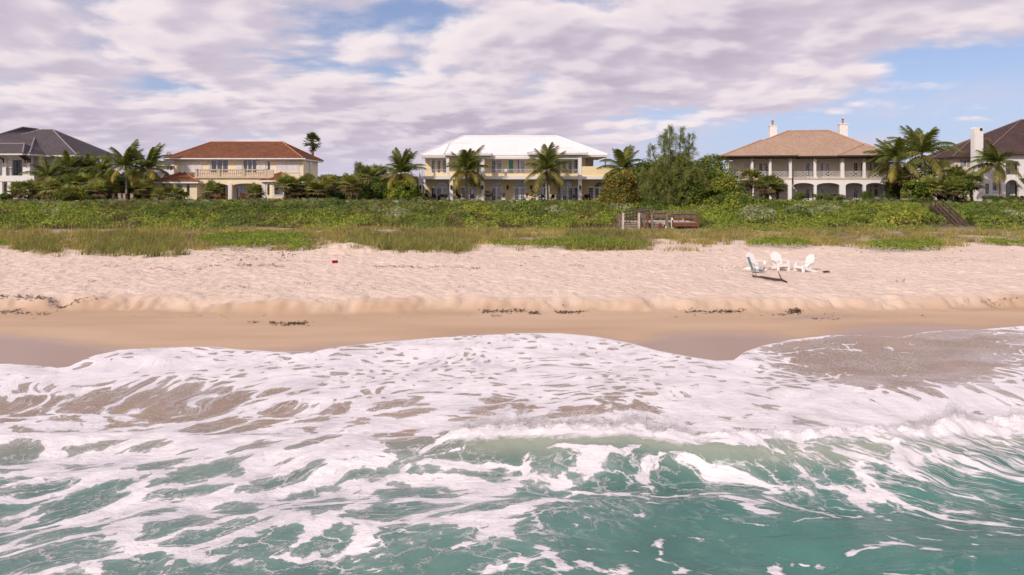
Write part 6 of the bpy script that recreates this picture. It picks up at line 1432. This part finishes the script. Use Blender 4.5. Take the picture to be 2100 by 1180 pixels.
# ---------------------------------------------------------------- adirondack chairs on the sand
def adirondack(px, py, rot, label):
    x0, y0 = gpos(px, py); o = empty('adirondack_chair', (0, 0, 0), label, 'chair', 'white chairs on the beach')
    W = M['plaswhite']
    for s in (-1, 1):
        m = MB(); m.box(s*.30-.055*(s > 0)*0-.045, s*.30+.045, -.40, -.27, 0, .56); m.build('front_leg', W, o)
        m = MB(); m.beam((s*.25, -.36, .33), (s*.25, .62, .06), .05, .14); m.build('rear_leg', W, o)
        m = MB(); P = [(s*.26, -.46), (s*.26, .34), (s*.36, .34), (s*.40, -.20), (s*.40, -.42), (s*.36, -.48)]
        m.poly(*[(a, b, .585) for a, b in P]); m.poly(*[(a, b, .56) for a, b in reversed(P)])
        for (a, b), (c, d) in zip(P, P[1:]+P[:1]): m.poly((a, b, .56), (c, d, .56), (c, d, .585), (a, b, .585))
        m.build('armrest', W, o)
    for i in range(6):
        t = i/5; yy = -.38+.52*t; zz = .405-.14*t; m = MB(); m.beam((-.27, yy, zz), (.27, yy, zz), .088, .025); m.build('seat_slat', W, o)
    m = MB(); m.box(-.28, .28, -.415, -.39, .27, .40); m.build('front_apron', W, o)
    m = MB(); m.beam((-.34, .33, .545), (.34, .33, .545), .09, .03); m.beam((-.26, .155, .30), (.26, .155, .30), .05, .07); m.build('back_brace', W, o)
    d = Vector((0, .42, .90)).normalized(); n = Vector((0, -.90, .42)).normalized()
    for i in range(7):
        u_ = (i-3)/3; L = .84-.15*u_*u_; a = Vector((u_*.215, .13, .24)); b = a+d*L+Vector((u_*.065, 0, 0)); m = MB(); w = .031
        e1 = Vector((1, 0, 0)); P = [a-e1*w, a+e1*w, b+e1*(w+.006)-d*.03, b+e1*.018, b-e1*.018, b-e1*(w+.006)-d*.03]
        m.poly(*[p+n*.011 for p in P]); m.poly(*[p-n*.011 for p in reversed(P)])
        for p, q in zip(P, P[1:]+P[:1]): m.poly(p-n*.011, q-n*.011, q+n*.011, p+n*.011)
        m.build('back_slat', W, o)
    o.location = (x0, y0, float(zground(x0, y0))-.03); o.rotation_euler = (0, 0, R(rot)); o.scale = (.93,)*3
adirondack(1551, 553, 33, 'white adirondack chair with a small blue-green chair in front of it')
adirondack(1599, 553, 12, 'white adirondack chair facing the sea, middle of the three')
adirondack(1650, 555, -72, 'white adirondack chair turned sideways, facing the other two')
def low_chair():
    x0, y0 = gpos(1553, 559); o = empty('beach_chair', (0, 0, 0), 'low folding beach chair with blue-green fabric in front of a white chair', 'chair')
    for s in (-1, 1):
        m = MB(); m.tube([(s*.25, .25, .02), (s*.25, -.30, .30)], .014, 6); m.build('leg', M['alu'], o)
        m = MB(); m.tube([(s*.25, -.32, .02), (s*.25, .22, .16), (s*.25, .42, .72)], .014, 6); m.build('side_frame', M['alu'], o)
        m = MB(); m.box(s*.25-.03, s*.25+.03, -.3, .2, .34, .365); m.build('armrest', M['palewood'], o)
    m = MB(); m.poly((-.24, -.32, .17), (.24, -.32, .17), (.24, .22, .12), (-.24, .22, .12)); m.poly((-.24, .22, .105), (.24, .22, .105), (.24, -.32, .155), (-.24, -.32, .155)); m.build('seat', M['canvas'], o)
    m = MB(); m.poly((-.24, .22, .14), (.24, .22, .14), (.24, .43, .74), (-.24, .43, .74)); m.poly((-.24, .445, .735), (.24, .445, .735), (.24, .235, .135), (-.24, .235, .135)); m.build('backrest', M['canvas'], o)
    o.location = (x0, y0, float(zground(x0, y0))); o.rotation_euler = (0, 0, R(62))
low_chair()
def driftwood():
    xa, ya = gpos(1543, 571); xb, yb = gpos(1613, 581); g = lambda x, y: float(zground(x, y))
    o = empty('driftwood_branch', (xa, ya, g(xa, ya)), 'long dark driftwood branch lying on the sand before the chairs', 'driftwood')
    pts = []
    for i in range(8):
        t = i/7; x_ = xa+(xb-xa)*t; y_ = ya+(yb-ya)*t+.05*math.sin(5*t); pts.append((x_, y_, g(x_, y_)+.04+.05*math.sin(3*t)))
    m = MB(); m.tube(pts, [.015, .03, .045, .055, .06, .055, .05, .03], 7); m.build('stem', M['drift'], o, True)
    r_ = random.Random(4)
    for i in range(7):
        p = Vector(pts[0])+Vector((r_.uniform(0, .25), r_.uniform(-.1, .1), 0)); q = p+Vector((r_.uniform(-.3, .05), r_.uniform(-.3, .3), r_.uniform(.05, .25))); m = MB(); m.tube([p, (p+q)/2+Vector((0, 0, .03)), q], [.014, .01, .004], 5); m.build('twig', M['drift'], o)
    p = Vector(pts[6]); m = MB(); m.tube([p, p+Vector((-.1, .02, .22)), p+Vector((-.16, .02, .42))], [.03, .02, .006], 6); m.build('side_branch', M['drift'], o)
    x_, y_ = gpos(1695, 556); o = empty('driftwood_log', (x_, y_, g(x_, y_)), 'short dark driftwood log lying right of the sideways chair', 'driftwood')
    m = MB(); m.tube([(x_-.17, y_, g(x_, y_)+.04), (x_, y_+.02, g(x_, y_)+.05), (x_+.17, y_, g(x_, y_)+.03)], [.035, .055, .03], 8); m.build('stem', M['drift'], o, True)
    m = MB(); m.tube([(x_+.05, y_, g(x_, y_)+.06), (x_+.12, y_-.03, g(x_, y_)+.12)], [.02, .01], 6); m.build('stub', M['drift'], o)
    x_, y_ = gpos(687, 539); y_ -= .0; o = empty('toy_bucket', (x_, y_, g(x_, y_)), 'small red plastic bucket half buried by the sand bank', 'bucket')
    m = MB(); m.lathe((x_, y_, g(x_, y_)-.06), [(.13,0),(.17,.2),(.185,.2),(.185,.225),(.15,.225)], 12); m.build('body', M['red'], o, True)
    m = MB(); m.tube([(x_-.17, y_, g(x_, y_)+.15), (x_-.12, y_-.12, g(x_, y_)+.2), (x_+.12, y_-.12, g(x_, y_)+.2), (x_+.17, y_, g(x_, y_)+.15)], .008, 5); m.build('handle', M['trim'], o)
driftwood()
# ---------------------------------------------------------------- square stone posts among the palms
for i, (a, b, l) in enumerate(((229.5,233.5,'leftmost thin stone post partly hidden by a fan palm trunk'),(241.5,247.5,'square coral stone post second from the left among the palms'),(252,257,'square coral stone post just left of a slim coconut trunk'),(267,273,'square coral stone post right of a slim coconut trunk'))):
    Y = 99.5; o = empty('stone_post', (X((a+b)/2, Y), Y, Z(420, Y)), l, 'post', 'stone posts')
    m = MB(); m.box(X(a, Y), X(b, Y), Y, Y+.4, Z(421, Y)-.3, Z(398.4, Y)); m.build('shaft', M['stone'], o)
    m = MB(); m.box(X(a, Y)-.05, X(b, Y)+.05, Y-.05, Y+.45, Z(398.4, Y), Z(397.2, Y)); m.build('cap', M['stone'], o)
# ---------------------------------------------------------------- terrace plants and furniture of the white-roofed house
def ball(me_seed, pal): return crown_mesh('foliage', [(0, 0, 0, .42, .42, .42)], 420, .10, pal, me_seed)
BALL = ball(601, DK[:4])
TP = [((873,),396,105.6,'single-ball topiary in a pot by the white-roofed house\'s left column'),((996,1003),397,105.9,'double-ball topiary in a pot right of the middle porch column'),((1090,1098.5),397,105.2,'double-ball topiary in a pot between the urn and the palm')]
for ps, q, Y, l in TP:
    xc = X(sum(ps)/len(ps), Y); o = empty('topiary', (xc, Y, 3.3), l, 'topiary', 'potted topiaries on the terrace')
    m = MB(); m.lathe((xc, Y, 3.28), [(.22,0),(.30,.1),(.34,.5),(.38,.52),(.38,.6),(.3,.6)], 10); m.build('pot', M['cast'], o, True)
    for i, p in enumerate(ps):
        m = MB(); m.tube([(xc, Y, 3.8), (X(p, Y), Y, Z(q+i*1.5, Y))], .03, 5); m.build('stem', M['bark'], o)
        b = link('foliage', BALL, o); b.location = Vector((X(p, Y), Y, Z(q+i*1.5, Y)))-o.location; b.scale = (1.05, 1.05, .9); b.rotation_euler.z = i
for p, l in ((1032.5,'dark urn on a white pedestal left of the arched doors\' lantern'),(1080.5,'dark urn on a white pedestal beside the double-ball topiary')):
    Y = 104.2; xc = X(p, Y); o = empty('urn', (xc, Y, 3.3), l, 'urn', 'urns on pedestals on the terrace')
    m = MB(); m.box(xc-.24, xc+.24, Y-.24, Y+.24, 3.0, Z(407, Y)); m.box(xc-.29, xc+.29, Y-.29, Y+.29, Z(407, Y), Z(406, Y)); m.build('pedestal', M['trim'], o)
    m = MB(); m.lathe((xc, Y, Z(406, Y)), [(.16,0),(.16,.06),(.06,.14),(.09,.24),(.22,.42),(.24,.55),(.2,.6),(.28,.68),(.24,.7)], 10); m.build('vase', M['urn'], o, True)
def wicker(px, Y, rot, label, mat='wicker', cush='cushion', grp='wicker chairs on the terrace', base=3.3, name='wicker_chair'):
    o = empty(name, (0, 0, 0), label, 'chair', grp)
    for sx in (-1, 1):
        for sy in (-1, 1): m = MB(); m.box(sx*.28-.03, sx*.28+.03, sy*.28-.03, sy*.28+.03, 0, .42 if sy < 0 else .6); m.build('leg', M[mat], o)
        m = MB(); m.box(sx*.30-.04, sx*.30+.04, -.32, .3, .60, .66); m.box(sx*.30-.03, sx*.30+.03, -.32, -.26, .4, .6); m.build('armrest', M[mat], o)
    m = MB(); m.box(-.30, .30, -.30, .30, .36, .42); m.build('seat', M[mat], o)
    m = MB(); m.box(-.26, .26, -.29, .24, .42, .50); m.build('cushion', M[cush], o)
    m = MB(); P = [(-.30, .4), (.30, .4), (.32, .85), (.2, 1.0), (-.2, 1.0), (-.32, .85)]
    f = lambda a, b, k: (a, .27+.12*(b-.4)+k, b)
    m.poly(*[f(a, b, 0) for a, b in P]); m.poly(*[f(a, b, .05) for a, b in reversed(P)])
    for (a, b), (c, d) in zip(P, P[1:]+P[:1]): m.poly(f(a, b, 0), f(a, b, .05), f(c, d, .05), f(c, d, 0))
    m.build('backrest', M[mat], o); o.location = (X(px, Y), Y, base); o.rotation_euler.z = R(rot)
for p, Y, rt, l in ((879,105.9,60,'dark wicker chair nearest the left column under the white roof'),(888,106.3,-20,'dark wicker chair before the left french doors'),(904,106.0,200,'dark wicker chair with its back to the sea, left porch'),(912,106.6,-60,'dark wicker chair with light cushion beside the second column'),
        (944,106.2,30,'dark wicker chair below the folded dark umbrella'),(968,106.0,180,'dark wicker chair behind the hedge by the palm trunk'),(1117,106.2,50,'dark chair left of the palm trunk near the right porch'),(1131,106.4,-40,'dark chair just right of the palm trunk near the right porch'),
        (1181,106.2,70,'dark chair left of the last white column'),(1197,106.3,-60,'dark chair right of the last white column'),(1210,106.5,40,'dark chair half hidden by the red-tinged bush')): wicker(p, Y, rt, l)
for p, Y, rt, l in ((440,105.4,20,'teak dining chair beside the lone fan palm in the loggia'),(449,105.0,185,'teak dining chair with its back turned in the left loggia opening'),(461,105.5,-70,'teak dining chair beside the loggia\'s middle pillar'),(498,105.2,190,'teak dining chair in the right loggia opening'),(519,105.6,20,'teak chair behind the short fan palm in the loggia')): wicker(p, Y, rt, l, 'teak', 'teak', 'teak chairs in the loggia', Z(411, 103), 'teak_chair')
def umbrella():
    Y = 106.6; x0 = X(937, Y); o = empty('patio_umbrella', (x0, Y, 3.3), 'folded dark umbrella on the porch between two columns', 'umbrella')
    m = MB(); m.tube([(x0, Y, 3.3), (x0, Y, Z(389, Y))], .03, 6); m.build('pole', M['darkwood'], o)
    m = MB(); m.lathe((x0, Y, Z(402, Y)), [(.08,0),(.17,.12),(.15,.45),(.07,.8),(.02,.92)], 8); m.build('canopy', M['urn'], o, True)
    m = MB(); m.lathe((x0, Y, 3.29), [(.25,0),(.25,.08),(.06,.12)], 10); m.build('base', M['iron'], o)
umbrella()
def hedge(p0, p1, q0, q1, Y, label, seed):
    xa, xb, zt, zb = X(p0, Y), X(p1, Y), Z(q0, Y), Z(q1, Y); n = int((xb-xa)*420); r_ = np.random.default_rng(seed)
    P = np.stack([r_.uniform(xa, xb, n), Y+r_.uniform(-.35, .35, n), zb+(zt-zb)*np.sqrt(r_.random(n))], 1); P[:, 2] += .04*(fbm(P[:, 0]*3, P[:, 1]*3, 2, seed)-.5)
    V, Fc, C = leaf_quads(P, r_.uniform(.05, .10, n), r_.normal(0, .5, (n, 3))+(0, -.5, .6), pick(DK[1:4], n)); o = empty('hedge', ((xa+xb)/2, Y, zb), label, 'hedge')
    link('foliage', np_mesh('foliage', V-np.array(o.location), Fc, M['leaf'], C), o)
    m = MB(); m.box(xa+.08, xb-.08, Y-.2, Y+.2, zb-.3, zt-.14); m.build('twigs', M['bark'], o)
hedge(931, 992, 411.8, 420, 102.5, 'low clipped hedge in front of the porch by the left palm trunk', 611)
hedge(1062, 1246, 411.5, 420, 102.5, 'long low clipped hedge in front of the arched doors', 612)
def agave(px, py, Y, s, label, seed):
    r_ = np.random.default_rng(seed); z0 = Z(py, Y); o = empty('agave', (X(px, Y), Y, z0), label, 'plant', 'spiky plants before the yellow house'); V = []; C = []
    for k in range(16):
        a = k*2.4; el = r_.uniform(.3, 1.4); d = np.array([math.cos(a)*math.cos(el), math.sin(a)*math.cos(el), math.sin(el)]); sd = np.array([-math.sin(a), math.cos(a), 0])*.07*s; L = s*r_.uniform(.8, 1.1)
        V += [d*.05-sd*.7, d*L*.4-sd, d*L, d*L*.4+sd]; C += [np.array((.10, .13, .055))*r_.uniform(.8, 1.4)]*4
    V = np.array(V); link('leaves', np_mesh('leaves', V, np.arange(len(V)).reshape(-1, 4), M['frond'], np.array(C)), o)
agave(547, 421, 98, 1.35, 'spiky agave before the yellow house\'s right bay', 621); agave(318, 421, 98, 1.0, 'small spiky plant right of the stone posts', 622)
o = empty('garden_jar', (X(2096, 104), 104, 3.3), 'dark jar on a white plinth at the right edge', 'jar')
m = MB(); m.lathe((X(2096,104), 104, Z(411,104)), [(.14,0),(.26,.15),(.3,.4),(.2,.58),(.24,.62),(.2,.63)], 10); m.build('vase', M['urn'], o, True)
m = MB(); m.box(X(2090,104), X(2102,104), 103.6, 104.4, 3.0, Z(411,104)); m.build('plinth', M['trim'], o)
# ---------------------------------------------------------------- dried seaweed along the tide lines
def wrack():
    L = [(205,245,548,3,60),(298,420,552,2.5,260),(403,456,547,2,120),(488,518,546,2.5,160),(525,585,545.5,2.5,240),(0,22,610,2.5,90),(30,88,613,5,220),(68,160,624,4,300),(150,200,622,2,40),(0,46,640,3,200),(34,104,644,1.6,120),
         (508,532,661,1.5,70),(556,628,664,4,330),(590,625,665,1.5,160),(768,900,547.5,2.0,420),(900,990,547,2.5,160),(955,985,549,1.5,90),(1015,1400,546,4,200),(1165,1182,546,1,40),(1300,1320,549,1,30),(988,1076,640.5,2.2,420),(1086,1106,643,2,170),(1140,1200,641,2.5,380),(1010,1025,649,1,30),
         (1407,1450,639,1.8,200),(1455,1480,641,1.5,100),(1480,1528,639.5,3,240),(1617,1642,640,4.5,420),(1560,1620,646,3,60),(1660,1720,654,2,60),(1740,2060,534,4,230),(1410,1536,547,2.5,220),(1830,1860,575,1.5,60),(2010,2080,612,4,90),(1960,2090,616,5,60),(720,745,584,1,20),(935,955,588,1.3,50),(180,200,578,1,30),(255,280,587,.8,20),(490,512,587,2.5,70),(620,640,581,1,30),(170,560,540,12,60),(0,2100,560,22,120),(30,1900,650,6,110),(640,760,523,5,40)]
    P = []
    for a, b, q, sp, n in L:
        px = rng.uniform(a, b, n); cl = np.sin(px*.35+q)*.4+np.sin(px*.11)*.6; py = q+cl*sp*.5+rng.normal(0, sp*.4, n)
        for u_, w_ in zip(px, py): P.append(gpos(u_, w_))
    P = np.array(P); P = P[rng.random(len(P)) < .42]; P = P+rng.normal(0, 1, P.shape)*np.array([.10, .13])*rng.random((len(P), 1)); n = len(P); z = zground(P[:, 0], P[:, 1])+.008+.018*rng.random(n)
    V, Fc, C = leaf_quads(np.stack([P[:, 0], P[:, 1], z], 1), rng.uniform(.018, .055, n), rng.normal(0, .3, (n, 3))+(0, 0, 1.0), pick([(.11,.068,.05), (.16,.10,.07), (.075,.048,.038), (.22,.15,.11)], n, .2), 2.4)
    o = link('seaweed', np_mesh('seaweed', V, Fc, M['weed'], C)); tag(o, 'dark dried seaweed scattered along the tide lines', 'seaweed', kind='stuff')
wrack()
